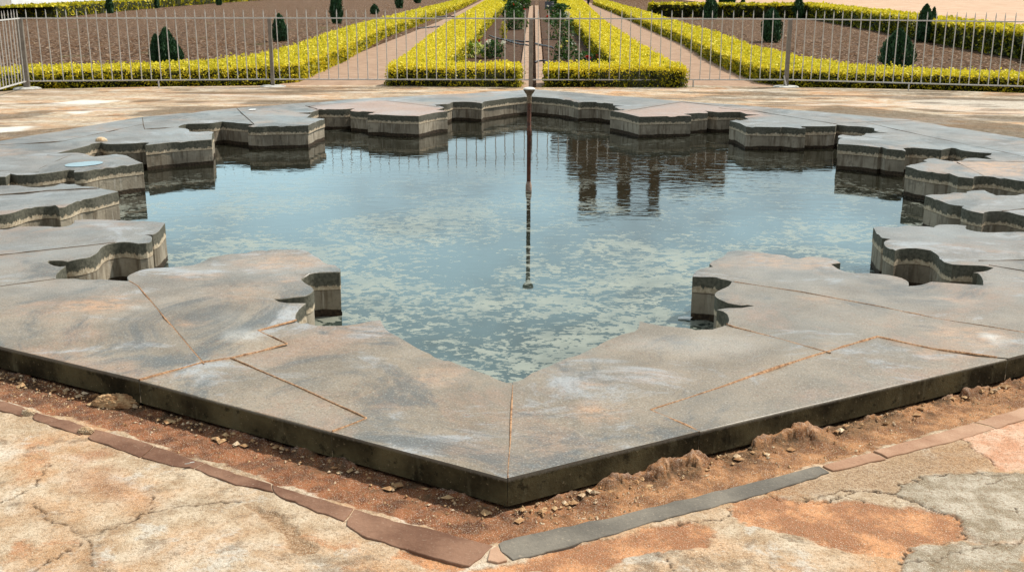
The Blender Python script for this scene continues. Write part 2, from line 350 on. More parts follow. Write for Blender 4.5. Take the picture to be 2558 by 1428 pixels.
M = dict(top=make_coping_top(), side=make_coping_side(), outer=make_coping_outer(), wall=make_pool_wall(), water=make_water(), terrace=make_terrace(),
    kerb_red=make_kerb('red_kerb_stone', (.12, .056, .032), (.235, .128, .080)), kerb_grey=make_kerb('grey_kerb_stone', (.115, .102, .085), (.20, .175, .14)), kerb_tan=make_kerb('tan_kerb_stone', (.30, .165, .10), (.42, .26, .17)),
    mortar=make_mortar(), puddle=make_plain('rain_puddle', (.05, .05, .045), (.07, .068, .06), 3, .12, .0002, .45), soil=make_soil(), bed=make_plain('bed_soil', (.035, .02, .012), (.115, .065, .04), 9, .95, .06, .1),
    path=make_plain('sandy_path', (.27, .175, .12), (.37, .25, .175), 3, .95, .01, .1), yard=make_plain('pink_sand', (.42, .27, .18), (.54, .38, .265), .8, .95, .02, .1),
    iron=make_plain('grey_painted_iron', (.42, .40, .37), (.62, .60, .57), 30, .5, .001, .5), post=make_plain('brown_grey_post_paint', (.17, .145, .12), (.25, .215, .18), 12, .6, .002, .4),
    pad=make_plain('pale_concrete', (.42, .40, .36), (.60, .58, .54), 12, .9, .01, .2), channel=make_plain('channel_concrete', (.22, .13, .085), (.42, .29, .20), 7, .9, .02, .2),
    dark=make_plain('dark_channel_concrete', (.012, .010, .008), (.04, .03, .022), 9, .7, .01, .4), rust=make_plain('rusty_iron_pipe', (.05, .018, .009), (.17, .06, .03), 30, .7, .003, .4),
    cap=make_plain('cream_carved_stone', (.15, .095, .055), (.30, .22, .145), 40, .8, .004, .3), capw=make_plain('pale_cap_stone', (.50, .48, .44), (.72, .70, .66), 40, .8, .003, .3),
    foot=make_plain('pinkish_stone_foot', (.28, .18, .13), (.45, .33, .26), 40, .85, .004, .3), whitewash=make_plain('whitewash', (.66, .66, .66), (.82, .82, .81), 1.2, .9, .005, .2),
    greywash=make_plain('weathered_grey_plaster', (.36, .33, .29), (.48, .45, .41), 2, .9, .01, .2), hose=make_plain('black_rubber', (.02, .022, .03), (.05, .05, .06), 20, .5, .001, .5),
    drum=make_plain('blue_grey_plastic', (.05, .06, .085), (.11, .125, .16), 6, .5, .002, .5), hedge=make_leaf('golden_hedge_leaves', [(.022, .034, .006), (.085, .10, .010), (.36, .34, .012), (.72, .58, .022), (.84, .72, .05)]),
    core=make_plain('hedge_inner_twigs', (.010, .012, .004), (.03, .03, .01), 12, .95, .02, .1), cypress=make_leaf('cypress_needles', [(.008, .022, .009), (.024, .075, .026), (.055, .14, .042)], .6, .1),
    bark=make_plain('brown_bark', (.05, .035, .022), (.12, .085, .055), 25, .95, .01, .1), green=make_leaf('garden_leaves', [(.012, .035, .008), (.03, .085, .015), (.10, .18, .03)], .45),
    croton=make_leaf('croton_leaves', [(.03, .09, .015), (.20, .30, .035), (.60, .60, .14), (.75, .74, .40)], .4), yellowleaf=make_leaf('yellow_leaves', [(.25, .22, .02), (.6, .5, .04)], .5),
    straw=make_leaf('dry_leaf_litter', [(.06, .035, .02), (.22, .145, .08), (.44, .33, .22)], .8, .1),
    red=make_leaf('red_petals', [(.35, .012, .008), (.6, .03, .015)], .5), yellow=make_leaf('yellow_petals', [(.75, .62, .06), (.8, .75, .3)], .5), cream=make_leaf('cream_petals', [(.6, .58, .42), (.75, .74, .62)], .5),
    brown=make_plain('brown_basalt_masonry', (.085, .055, .032), (.17, .12, .075), 1.5, .9, .05, .2), cloth=make_plain('dark_trouser_cloth', (.012, .014, .022), (.03, .034, .05), 20, .9, .003, .1),
    shirt=make_plain('pale_shirt_cloth', (.42, .44, .48), (.52, .54, .58), 20, .9, .003, .1), skin=make_plain('skin', (.16, .085, .05), (.20, .11, .07), 20, .6, .001, .3), hair=make_plain('black_hair', (.008, .007, .006), (.02, .018, .016), 40, .5, .003, .3),
    paper=make_plain('white_scrap', (.70, .70, .68), (.82, .82, .80), 20, .8, .002, .2), plaster=make_plain('crumbling_lime_plaster', (.30, .15, .07), (.58, .40, .22), 26, .95, .03, .1), plaster_pale=make_plain('pale_lime_plaster', (.42, .28, .16), (.68, .54, .38), 26, .95, .03, .1))

# ------------------------------------------------------------------ the pool: traced rim, outer ring, joints
RIM_TRACE = {
  'front_right': [(1281.0,955.0),(1340.0,928.0),(1420.0,893.0),(1500.0,858.0),(1555.0,835.0),(1586.0,828.0),(1596.0,815.0),(1598.0,802.0),(1640.0,811.0),(1680.0,816.0),(1717.0,819.0),(1757.0,820.0),(1781.0,818.0),(1805.0,811.0),(1815.0,808.0),(1821.0,798.0),(1816.0,784.0),(1806.0,777.0),(1790.0,770.0),(1818.0,768.6),(1852.0,768.0),(1870.0,765.0),(1884.0,762.0),(1852.0,759.0),(1818.0,752.0),(1797.0,747.0),(1785.0,737.6),(1789.0,729.0),(1801.0,722.0),(1820.0,713.5),(1827.5,703.0),(1801.0,695.5),(1775.0,690.0),(1749.0,688.6),(1729.0,687.0),(1742.0,674.0),(1766.0,668.0),(1781.0,666.0),(1771.6,659.0),(1783.6,650.0),(1806.0,641.0),(1818.0,629.0),(1844.0,626.0),(1887.0,628.0),(1921.0,633.5),(1960.0,638.0),(1995.0,643.0),(2030.0,641.0),(2065.6,644.0),(2091.0,651.0),(2100.0,657.0),(2076.0,660.0),(2101.0,671.0),(2124.0,677.0),(2171.0,682.0),(2218.0,686.6),(2253.0,695.0),(2270.0,705.0),(2270.0,714.7),(2300.0,712.0),(2326.0,704.0),(2347.0,705.0),(2429.0,711.0),(2457.0,711.0),(2455.0,694.0),(2443.0,682.0),(2431.6,681.0),(2464.0,677.0),(2483.0,669.0),(2460.0,664.0),(2406.0,662.0),(2380.0,661.0),(2359.0,655.0),(2342.0,637.0),(2326.0,625.6),(2288.0,620.0),(2253.0,621.0),(2237.0,625.6),(2223.0,618.5),(2209.0,609.0),(2211.0,602.0),(2225.0,597.0),(2204.0,594.0),(2191.0,581.0),(2181.7,568.0)],
  'right_gap_side': [(2198.9,565.2),(2268.9,564.4),(2332.7,566.7),(2346.7,561.3),(2393.4,561.3),(2415.2,564.4),(2412.1,569.0),(2415.2,572.9),(2440.1,578.4),(2471.2,580.7),(2517.9,579.9),(2558.0,579.2)],
  'right_low': [(2558.0,539.5),(2541.2,535.6),(2517.9,529.4),(2494.5,527.0),(2471.2,527.8),(2460.3,530.1),(2457.2,533.3),(2440.1,530.1),(2416.7,524.7),(2402.7,517.7),(2408.9,514.6),(2374.7,510.7),(2346.7,500.6),(2310.9,488.9),(2315.6,487.4),(2362.3,481.9),(2380.9,480.4),(2415.2,481.9),(2415.2,478.8),(2432.3,475.7),(2460.3,474.9),(2468.1,479.6),(2480.5,484.2),(2502.3,487.4),(2536.5,488.1),(2558.0,484.2)],
  'right_mid': [(2558.0,453.1),(2517.9,446.9),(2493.0,442.2),(2460.3,439.9),(2440.1,440.7),(2433.1,442.2),(2432.3,446.1),(2393.4,442.2),(2371.6,433.7),(2346.7,431.3),(2300.0,424.3)],
  'right_high': [(2262.1,416.3),(2285.3,408.6),(2316.3,404.3),(2306.0,400.0),(2318.0,396.5),(2335.2,395.7),(2352.4,400.0),(2378.2,403.4),(2398.9,401.7),(2414.3,395.7),(2438.4,394.8),(2472.8,398.3),(2488.3,399.1),(2479.7,395.7),(2460.8,390.5),(2472.8,387.9),(2478.0,382.8),(2438.4,380.2),(2405.7,375.9),(2386.8,369.9),(2376.5,369.0),(2352.4,374.2),(2318.0,371.6),(2275.0,368.2),(2256.1,369.9),(2263.0,375.9),(2214.8,371.6),(2202.8,367.3),(2195.9,368.2),(2146.0,363.0)],
  'right_far': [(2093.5,359.6),(2096.1,347.5),(2106.4,344.9),(2093.5,343.2),(2094.4,338.9),(2104.7,336.3),(2116.8,338.1),(2132.2,339.8),(2151.2,338.9),(2159.8,336.3),(2164.9,332.0),(2180.4,331.2),(2194.2,332.0),(2218.2,332.0)],
  'far_right_low': [(2218.0,331.7),(2187.0,327.4),(2183.6,320.5),(2173.3,318.8),(2152.6,316.2),(2118.2,314.5),(2090.7,311.1),(2087.3,314.5),(2058.0,315.4),(1999.5,315.4),(2013.3,320.5),(1989.2,319.7),(1954.8,317.1),(1949.6,317.9),(1903.2,317.1),(1863.6,316.2),(1841.3,305.0),(1822.4,299.9),(1851.6,299.0),(1870.5,298.2),(1860.2,291.3),(1877.4,288.7)],
  'far_right_high': [(1902.5,287.1),(1866.4,285.4),(1847.5,279.3),(1818.2,279.3),(1792.4,280.2),(1759.7,276.8),(1768.3,280.2),(1706.4,284.5),(1727.1,288.8),(1673.7,289.7),(1637.6,290.5),(1596.3,291.4),(1555.0,281.9),(1524.1,276.8),(1561.9,275.0),(1536.1,268.2),(1539.6,265.6),(1563.6,264.4),(1531.0,263.0)],
  'far_middle': [(1531.3,259.0),(1486.6,254.5),(1456.1,254.9),(1443.9,255.9),(1425.6,250.8),(1384.9,245.7),(1332.1,241.7),(1319.9,240.7),(1283.3,243.7),(1242.6,248.8),(1210.1,253.3),(1203.0,257.9),(1191.8,255.9),(1161.3,253.9),(1130.8,254.5),(1116.6,259.0)],
  'far_left_high': [(1084.0,261.6),(1108.1,268.5),(1087.5,274.5),(1118.4,277.9),(1087.5,281.4),(1046.2,290.0),(998.0,289.1),(965.3,287.4),(929.2,285.7),(917.2,285.7),(937.8,280.5),(894.8,277.9),(874.2,276.2),(886.2,271.1),(850.1,273.6),(795.0,272.8)],
  'far_left_mid': [(777.1,278.2),(773.7,280.7),(739.3,282.5),(775.4,285.0),(763.4,293.6),(809.8,296.2),(789.2,303.1),(768.5,312.6),(715.2,314.3),(675.7,314.3),(646.4,316.0),(617.2,315.1),(634.4,310.0)],
  'far_left_low': [(555.2,303.2),(522.5,307.5),(464.0,309.2),(457.1,311.0),(448.5,314.4),(446.8,318.7),(469.2,322.1),(474.3,329.0),(498.4,329.9),(522.5,328.2),(534.5,329.9),(531.1,333.3),(529.4,348.8),(481.2,352.2),(426.2,355.7),(395.2,359.1),(362.5,362.6),(372.9,357.4),(360.8,355.7),(326.4,358.3),(274.8,360.0),(259.3,358.3),(252.4,355.7),(224.9,360.0),(221.5,363.4)],
  'left_high': [(139.3,383.4),(194.4,381.7),(215.0,385.2),(225.3,389.5),(258.0,389.5),(290.7,385.2),(314.8,388.6),(326.8,393.8),(344.0,402.4),(357.8,407.5),(301.0,414.4),(247.7,421.3),(215.0,428.2),(184.1,430.7),(185.8,425.6),(172.0,424.4),(137.6,429.9),(86.0,435.9),(43.0,437.6),(25.8,434.2),(13.8,441.9),(0.0,441.9)],
  'left_mid': [(0.0,464.3),(43.0,463.4),(68.8,467.7),(103.2,468.6),(134.2,466.0),(151.4,459.1),(185.8,459.1),(199.5,464.3),(240.8,468.6),(275.2,473.7),(295.9,477.2),(258.0,486.6),(232.2,493.5),(200.4,498.7),(172.0,510.7),(146.2,516.7),(137.6,511.6),(111.8,511.6),(68.8,518.5),(34.4,529.6),(0.0,535.7)],
  'left_low': [(0.0,570.9),(43.0,565.8),(86.0,564.1),(146.2,564.9),(165.1,561.5),(184.1,555.5),(185.8,549.4),(223.6,546.9),(309.6,549.4),(378.4,552.0)],
  'left_near': [(413.1,555.8),(395.9,578.2),(382.1,585.0),(363.2,585.9),(378.7,589.3),(378.7,598.8),(366.6,605.7),(346.0,608.3),(323.6,604.8),(297.8,604.8),(272.0,609.1),(254.8,616.9),(237.6,634.9),(203.2,645.2),(168.8,649.5),(122.4,650.4),(118.9,653.8),(125.8,659.0),(165.4,663.3),(155.0,669.3),(143.0,681.4),(139.6,696.0),(172.2,696.0),(220.4,695.1),(254.8,696.9),(275.5,699.4),(320.2,702.0),(316.7,691.7),(328.8,683.1),(358.0,672.8),(392.4,669.3),(444.0,665.9),(483.6,661.6),(500.8,655.6),(508.5,648.7)],
  'front_left': [(600.0,632.1),(639.1,625.8),(693.8,623.5),(756.4,623.5),(772.0,628.9),(786.1,636.0),(797.0,640.7),(801.7,648.5),(818.9,656.3),(837.7,662.5),(850.2,670.4),(850.2,679.7),(818.9,680.5),(787.6,682.1),(764.2,687.6),(753.2,693.8),(759.5,704.8),(775.1,714.2),(784.5,723.5),(779.8,731.4),(764.2,739.2),(732.9,743.1),(701.6,747.0),(684.4,746.2),(697.0,753.2),(717.3,756.4),(765.8,757.2),(748.6,768.9),(739.2,783.0),(742.3,798.6),(764.2,804.8),(790.8,811.1),(834.6,811.9),(862.7,811.1),(889.3,808.0),(925.3,800.2),(950.3,797.8),(958.1,812.7),(970.0,826.0),(1000.0,842.0),(1050.0,872.0),(1110.0,895.0),(1180.0,922.0),(1281.0,955.0)],
}

RIM = []
LEVEL_GAPS = {'right_low': [(3.95, 7.88), (4.12, 8.05), (4.42, 7.96), (4.22, 8.16), (4.20, 8.34), (3.98, 8.33)],
              'right_mid': [(4.42, 9.42), (4.52, 9.55), (4.82, 9.62), (4.62, 9.76), (4.66, 9.94)],
              'left_mid': [(-5.10, 9.86), (-5.36, 9.70), (-5.14, 9.62), (-5.02, 9.45)],
              'left_low': [(-4.34, 8.12), (-4.62, 7.96), (-4.40, 7.88), (-4.22, 7.72)],
              'front_left': [(-2.14, 6.92), (-2.06, 7.0)]}
for k, pts in RIM_TRACE.items():
    RIM += LEVEL_GAPS.get(k, []); RIM += UU(pts)
_r = [RIM[0]]
for p in RIM[1:]:
    if math.dist(p, _r[-1]) > .018: _r.append(p)
if math.dist(_r[0], _r[-1]) < .05: _r.pop()
RIM = smooth_line(_r, True)
RING = [U(1268, 1195), U(1755, 1075), U(2525, 893), (5.45, 6.95), (6.35, 9.6)] + UU([(2558, 346), (2270, 299), (1900, 266), (1330, 223), (860, 249), (598, 269), (353, 292), (0, 353)]) + [(-6.45, 9.6), (-5.5, 6.85)] + UU([(0, 866), (345, 948)])
JOINTS = [UU(p) for p in (
    [(1281, 950), (1275, 1100), (1268, 1200)],
    [(1758, 1082), (1700, 1055), (1624, 1023), (1800, 966), (1940, 916), (2062, 878), (2135, 856), (2192, 840), (2330, 870), (2530, 896)],
    [(2062, 878), (1950, 846), (1850, 820), (1808, 806)],
    [(1824, 702), (2000, 729), (2200, 766), (2350, 797), (2558, 830)],
    [(815, 1082), (915, 1043), (740, 963), (575, 893)],
    [(340, 950), (505, 904), (575, 893), (650, 876), (718, 857), (643, 825), (742, 797)],
    [(505, 904), (430, 815), (345, 715), (314, 697)],
    [(0, 715), (145, 696)], [(0, 637), (100, 626), (276, 607)],
    [(0, 427), (40, 427), (90, 429)], [(0, 486), (120, 476), (250, 470)],
    [(100, 421), (135, 405), (176, 388)], [(125, 388), (200, 388)],
    [(0, 363), (80, 358), (161, 353), (260, 331), (355, 311)], [(355, 288), (358, 311), (361, 323), (452, 317)],
    [(590, 270), (634, 310)], [(765, 265), (801, 275)], [(771, 266), (943, 249.6), (1117, 270.5)],
    [(1550, 280), (1703, 255), (1866, 273), (1940, 287)], [(1800, 270.6), (1903, 281), (2000, 296), (2086, 310)], [(1814, 265), (1935, 265)],
    [(2080, 309), (2170, 305), (2275, 302)], [(2168, 307), (2240, 325)], [(2220, 320), (2284, 334), (2378, 353.5), (2500, 378.5), (2558, 392)],
    [(2384, 402), (2456, 439), (2470, 444)], [(2408, 403), (2480, 403), (2558, 405)], [(2510, 527), (2558, 522)],
    [(2456, 651), (2558, 650)], [(2482, 664), (2558, 677)])]
def stretch(p, a=True, b=True, d=.03):
    p = [Vector(q) for q in p]
    if a: p[0] = p[0] + (p[0] - p[1]).normalized() * d
    if b: p[-1] = p[-1] + (p[-1] - p[-2]).normalized() * d
    return [tuple(q) for q in p]
_out = {7: 'a', 8: 'a', 9: 'a', 10: 'a', 13: 'a', 3: 'b', 23: 'b', 25: 'b', 26: 'b', 27: 'b', 28: 'b'}
for i in range(len(JOINTS)):      # joints that leave the picture run on to the ring's outer edge
    e = _out.get(i)
    if e == 'a': q = Vector(JOINTS[i][0]) - Vector(JOINTS[i][1]); JOINTS[i] = [tuple(Vector(JOINTS[i][0]) + q.normalized() * 4)] + JOINTS[i]
    elif e == 'b': q = Vector(JOINTS[i][-1]) - Vector(JOINTS[i][-2]); JOINTS[i] = JOINTS[i] + [tuple(Vector(JOINTS[i][-1]) + q.normalized() * 4)]
    JOINTS[i] = stretch(JOINTS[i])

CV = []; CE = []
def chain(P, closed):
    k = len(CV); CV.extend([Vector((float(a), float(b))) for a, b in P]); n = len(P)
    CE.extend([(k + i, k + (i + 1) % n) for i in range(n if closed else n - 1)])
nrim0 = len(CE); chain(RIM, True); nrim1 = len(CE); chain(smooth_line(RING, True, lim=0, step=.12), True); nring1 = len(CE)
for j in JOINTS: chain(smooth_line(j, False, lim=0, step=.15), False)
gx, gy = [], []
for (y0, y1, st) in ((3.6, 8.2, .075), (8.2, 12, .12), (12, 19, .2)):
    a, b = np.meshgrid(np.arange(-6.5, 6.5, st), np.arange(y0, y1, st)); gx.append(a.ravel() + rng.uniform(-.3, .3, a.size) * st); gy.append(b.ravel() + rng.uniform(-.3, .3, a.size) * st)
gx = np.concatenate(gx); gy = np.concatenate(gy)
keep = inside(RING, gx, gy) & ~inside(RIM, gx, gy); gx, gy = gx[keep], gy[keep]
keep = (dist_line(RIM, gx, gy, True) > .03) & (dist_line(RING, gx, gy, True) > .04)
for j in JOINTS: keep &= dist_line(j, gx, gy) > .03
CV.extend([Vector((float(a), float(b))) for a, b in zip(gx[keep], gy[keep])])
ov, oe, of, _, oei, _ = delaunay_2d_cdt(CV, CE, [], 0, 1e-5)
OV = np.array([(v.x, v.y) for v in ov]); TRI = np.array([tuple(f) for f in of if len(f) == 3])
hard = {}
for e, ids in zip(oe, oei):
    if ids: hard[tuple(sorted(e))] = 'ring' if any(nrim1 <= i < nring1 for i in ids) else ('rim' if any(i < nrim1 for i in ids) else 'joint')
cen = OV[TRI].mean(1); inrim = inside(RIM, cen[:, 0], cen[:, 1]); inring = inside(RING, cen[:, 0], cen[:, 1])
slabtri = np.where(inring & ~inrim)[0]
emap = {}
for t in slabtri:
    a, b, c = TRI[t]
    for e in ((a, b), (b, c), (c, a)): emap.setdefault(tuple(sorted((int(e[0]), int(e[1])))), []).append(int(t))
region = {}; nreg = 0
for t in slabtri:
    t = int(t)
    if t in region: continue
    st = [t]; region[t] = nreg
    while st:
        q = st.pop(); a, b, c = TRI[q]
        for e in ((a, b), (b, c), (c, a)):
            e = tuple(sorted((int(e[0]), int(e[1]))))
            if e in hard: continue
            for w in emap[e]:
                if w not in region: region[w] = nreg; st.append(w)
    nreg += 1
groups = {}
for t, r_ in region.items(): groups.setdefault(r_, []).append(t)

pool = empty('stone_pool', (-.07, 10.95, 0), 'star-shaped pool rim of grey stone slabs with scalloped lobes pointing in over the water', 'pool')
PINV = Matrix.Translation((.07, -10.95, 0))
def to_pool(o): o.parent = pool; o.matrix_parent_inverse = PINV; return o

DUST = [(250, 762, 130, 26, .9), (1490, 1030, 75, 26, .75), (1465, 960, 40, 14, .6), (1960, 655, 190, 24, .6), (2450, 845, 130, 32, .7), (2370, 880, 110, 22, .5), (700, 655, 160, 26, .55), (1100, 945, 90, 30, .45), (480, 690, 90, 14, .5),
        (990, 1010, 60, 18, .4), (2380, 748, 60, 10, .5), (2040, 745, 70, 12, .35), (720, 700, 60, 14, .5), (470, 806, 40, 8, .6), (2090, 858, 50, 12, .6), (1620, 935, 110, 24, .35), (1180, 1130, 130, 30, .3), (600, 730, 120, 25, .3)]
PALE = [(2490, 843, 36, 9, .9), (2510, 853, 30, 8, .9), (1690, 1000, 30, 10, .2), (885, 1083, 18, 4, .9), (1090, 1098, 14, 16, .4), (600, 840, 60, 20, .4), (330, 770, 40, 8, .5), (1720, 860, 200, 30, .25)]
def blobs(L_, x, y):
    m = np.zeros(len(x))
    for px, py, rx, ry, s in L_:
        c = U(px, py); ex = abs(U(px + rx, py)[0] - c[0]); ey = abs(U(px, py - ry)[1] - c[1])
        d = np.hypot((x - c[0]) / ex, (y - c[1]) / ey) + (fbm(x * 6, y * 6, 5) - .5) * .9
        m = np.maximum(m, s * (1 - sstep(.35, 1.1, d)))
    return m
PINKSLAB = [UU([(771, 266), (943, 249.6), (1117, 270.5), (1130, 285), (1045, 292), (900, 285), (790, 274)]), UU([(1550, 280), (1703, 255), (1866, 273), (1920, 290), (1700, 300), (1600, 294)])]
ORANGESLAB = [UU([(2384, 402), (2558, 405), (2558, 440), (2456, 439)])]
def loose_top(x, y):
    return .004 * (fbm(x * 1.3, y * 1.3, 3) - .5) + .0022 * (fbm(x * 7, y * 7, 9) - .5)
for r_, ts in groups.items():
    if len(ts) < 6: continue
    T = TRI[ts]; ids = np.unique(T); remap = {int(v): i for i, v in enumerate(ids)}
    P = OV[ids].copy(); c0 = P.mean(0); raw = P.copy(); P = c0 + (P - c0) * .9984
    tilt = rng.uniform(-.0012, .0012, 2); lift = rng.uniform(-.0025, .0025)
    z = lift + (P[:, 0] - c0[0]) * tilt[0] + (P[:, 1] - c0[1]) * tilt[1] + loose_top(P[:, 0], P[:, 1])
    x, y = raw[:, 0], raw[:, 1]
    V = [tuple(v) for v in np.c_[P, z]]; F = [tuple(remap[int(i)] for i in t) for t in T]; fm = [0] * len(F)
    cnt = {}
    for t in F:
        for e in ((t[0], t[1]), (t[1], t[2]), (t[2], t[0])): cnt.setdefault(tuple(sorted(e)), []).append(e)
    low = {}
    for k, es in cnt.items():
        if len(es) != 1: continue
        a, b = es[0]
        for i in (a, b):
            if i not in low: low[i] = len(V); V.append((P[i, 0], P[i, 1], -.112))
        F.append((b, a, low[a], low[b])); fm.append(2 if hard.get(tuple(sorted((int(ids[a]), int(ids[b]))))) == 'ring' else 1)
    for i in low:
        ch_ = float(fbm(raw[i, 0] * 7, raw[i, 1] * 7, 201)); q_ = V[i]
        if ch_ > .60: V[i] = (q_[0], q_[1], q_[2] - min(.010, (ch_ - .60) * .11))
    n = len(V) - len(P); pad = lambda m: np.concatenate([m, np.zeros(n)])
    pink = np.zeros(len(x))
    for Q in PINKSLAB: pink = np.maximum(pink, polymask(Q, x, y, .10) * .9)
    dust = np.clip(blobs(DUST, x, y) + .0, 0, 1)
    for Q in ORANGESLAB: dust = np.maximum(dust, polymask(Q, x, y, .06))
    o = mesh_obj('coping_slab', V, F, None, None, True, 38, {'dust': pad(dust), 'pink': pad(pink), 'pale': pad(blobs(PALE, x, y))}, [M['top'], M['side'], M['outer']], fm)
    to_pool(o); bevel(o, .006, 2, 40)

# masonry below the slabs, set back 4 mm from their edge
def offset(P, d):
    P = np.asarray(P); a = np.roll(P, 1, 0); b = np.roll(P, -1, 0); t = b - a; t /= np.linalg.norm(t, axis=1)[:, None] + 1e-9
    return P + np.c_[t[:, 1], -t[:, 0]] * d
area = .5 * np.sum(RIM[:, 0] * np.roll(RIM[:, 1], -1) - np.roll(RIM[:, 0], -1) * RIM[:, 1])
WALL = offset(RIM, .004 if area > 0 else -.004); nw = len(WALL)
zs = [-.1125, -.17, -.235, -.30, -.75]; V = []; F = []
for k, z in enumerate(zs):
    w = .0025 * (vnoise(np.arange(nw) * .7, np.full(nw, k * 3.1), 4) - .5)
    V += [(p[0] + q, p[1] + q, z) for p, q in zip(WALL, w)]
for k in range(len(zs) - 1):
    for i in range(nw):
        j = (i + 1) % nw; F.append((k * nw + j, k * nw + i, (k + 1) * nw + i, (k + 1) * nw + j) if area > 0 else (k * nw + i, k * nw + j, (k + 1) * nw + j, (k + 1) * nw + i))
to_pool(mesh_obj('pool_wall', V, F, M['wall'], None, True, 38))
ZW = -.285
wt = TRI[np.where(inrim)[0]]; ids = np.unique(wt); rm = -np.ones(len(OV), int); rm[ids] = np.arange(len(ids)); WV = OV[ids].copy()
tag(quads_obj('water', np.c_[WV, np.full(len(WV), ZW)], rm[wt], M['water'], n=3), kind='structure')
# mortar lines standing a few millimetres proud in the joints
for i, j in enumerate(JOINTS):
    P = smooth_line(j, False, lim=0, step=.025); ok = inside(RING, P[:, 0], P[:, 1]) & ~inside(RIM, P[:, 0], P[:, 1]); P = P[ok]
    if len(P) < 3: continue
    t = np.gradient(P, axis=0); t /= np.linalg.norm(t, axis=1)[:, None] + 1e-9; nn = np.c_[-t[:, 1], t[:, 0]]
    s = np.arange(len(P)) * .025; big = {0: .0045, 1: .0080, 2: .0045, 3: .0055, 4: .0034, 5: .0050, 6: .0055}.get(i, .0045)
    w = big * (.35 + 1.1 * vnoise(s * 14, s * 0, i)); sh = .003 * (vnoise(s * 9, s * 0 + 5, i) - .5); hgt = .001 + .0045 * vnoise(s * 16, s * 0 + 9, i)
    V = []; F = []
    for k in range(len(P)):
        b = loose_top(P[k, 0], P[k, 1])
        for u, z in ((-1, -.004), (-.5, hgt[k]), (.5, hgt[k] * .8), (1, -.004)): V.append((P[k, 0] + nn[k, 0] * (u * w[k] + sh[k]), P[k, 1] + nn[k, 1] * (u * w[k] + sh[k]), b + z))
    for k in range(len(P) - 1):
        for u in range(3): F.append((k * 4 + u, k * 4 + 4 + u, k * 4 + 5 + u, k * 4 + 1 + u))
    F = [f[::-1] for f in F]
    to_pool(mesh_obj('mortar_joint', V, F, M['mortar'] if i in (0, 1, 2, 3, 4, 5, 6) else M['bark'], None, True))

# ------------------------------------------------------------------ terrace floor (one sheet, traced cracks and patches stored on it)
ZT = -.13
z3 = lambda *p: UU([(a / 2.974, 948 + b / 2.974) for a, b in p], ZT)
z4 = lambda *p: UU([(850 + a / 2.974, 948 + b / 2.974) for a, b in p], ZT)
z5 = lambda *p: UU([(1698 + a / 2.974, 948 + b / 2.974) for a, b in p], ZT)
zA = lambda *p: UU([(a / 2.974, b / 2.974) for a, b in p], ZT)
zC = lambda *p: UU([(1698 + a / 2.974, b / 2.974) for a, b in p], ZT)
def axis(lo, f0, f1, hi, fine, coarse):
    a = list(np.arange(f0, f1, fine)); s = fine; x = a[-1]
    while x < hi: s = min(s * 1.08, coarse); x += s; a.append(x)
    s = fine; x = a[0]
    while x > lo: s = min(s * 1.08, coarse); x -= s; a.insert(0, x)
    return np.array(a)
xs = axis(-14, -2.75, 2.85, 14, .0070, .09); ys = axis(2.4, 2.78, 5.3, 21.5, .0066, .055)
X, Y = np.meshgrid(xs, ys); shp = X.shape
ZE = -.23
EDGE = UU([(0, 229), (68, 223), (400, 217), (683, 214), (1100, 212), (1290, 219), (1362, 219), (1700, 213), (1963, 218), (2250, 223), (2558, 233)], ZE)
EDGE = [(EDGE[0][0] - 6, EDGE[0][1] - 2.4)] + EDGE + [(EDGE[-1][0] + 6, EDGE[-1][1] - 2.0)]
ye = np.interp(xs, [e[0] for e in EDGE], [e[1] for e in EDGE])[None, :] + 0 * Y
Y = np.where(Y > 12, 12 + (Y - 12) * (ye - 12) / (ys[-1] - 12), Y)
x, y = X.ravel(), Y.ravel()
wx = x + .075 * (fbm(x * 9, y * 9, 21) - .5) + .035 * (fbm(x * 40, y * 40, 22, 2) - .5); wy = y + .075 * (fbm(x * 9, y * 9, 31) - .5) + .035 * (fbm(x * 40, y * 40, 32, 2) - .5)
def mx(L_, soft=.012): 
    m = np.zeros(len(x))
    for P in L_: m = np.maximum(m, polymask(P, wx, wy, soft))
    return m
orange = mx([z5((350, 950), (500, 900), (750, 870), (1200, 900), (1700, 940), (2100, 1020), (2150, 1080), (2080, 1180), (1800, 1230), (1600, 1320), (1300, 1300), (1000, 1200), (800, 1130), (500, 1090), (370, 1020)),
             z4((960, 1410), (1300, 1350), (2000, 1160), (2370, 1080), (2640, 1070), (2760, 1110), (2720, 1240), (2558, 1260), (2200, 1290), (2000, 1380), (1900, 1440), (1000, 1440)),
             z4((490, 1262), (960, 1390), (900, 1428), (600, 1380), (380, 1340))])
grey = np.where(y > 8, sstep(.42, .58, fbm(x * .7 + 11, y * 1.9, 131)) * np.where(x > -1, .85, .5), 0); grey = np.maximum(grey, mx([z5((1620, 870), (1660, 770), (1950, 700), (2100, 680), (2700, 700), (2700, 1200), (2250, 1210), (2150, 1080), (1900, 970)), z5((1600, 1340), (1720, 1260), (2100, 1200), (2250, 1210), (2558, 1230), (2620, 1440), (1600, 1440))]))
pink = mx([z5((2090, 430), (2350, 360), (2380, 300), (2700, 320), (2700, 640), (2400, 680), (2350, 640), (2200, 530))])
brown = np.maximum(np.where(y > 14, sstep(.55, .7, fbm(x * .8 + 3, y * 2.2, 77)) * .8, 0), np.maximum(mx([z3((1790, 930), (1960, 950), (2050, 1010), (2200, 1060), (2230, 1150), (2390, 1270), (2360, 1310), (2250, 1310), (2150, 1270), (2100, 1200), (2020, 1090), (1940, 1000))]),
                   .75 * mx([z5((680, 860), (700, 820), (1110, 690), (2080, 450), (2200, 530), (2360, 650), (2100, 690), (1660, 770), (1610, 860), (1280, 830), (900, 890))], .05)))
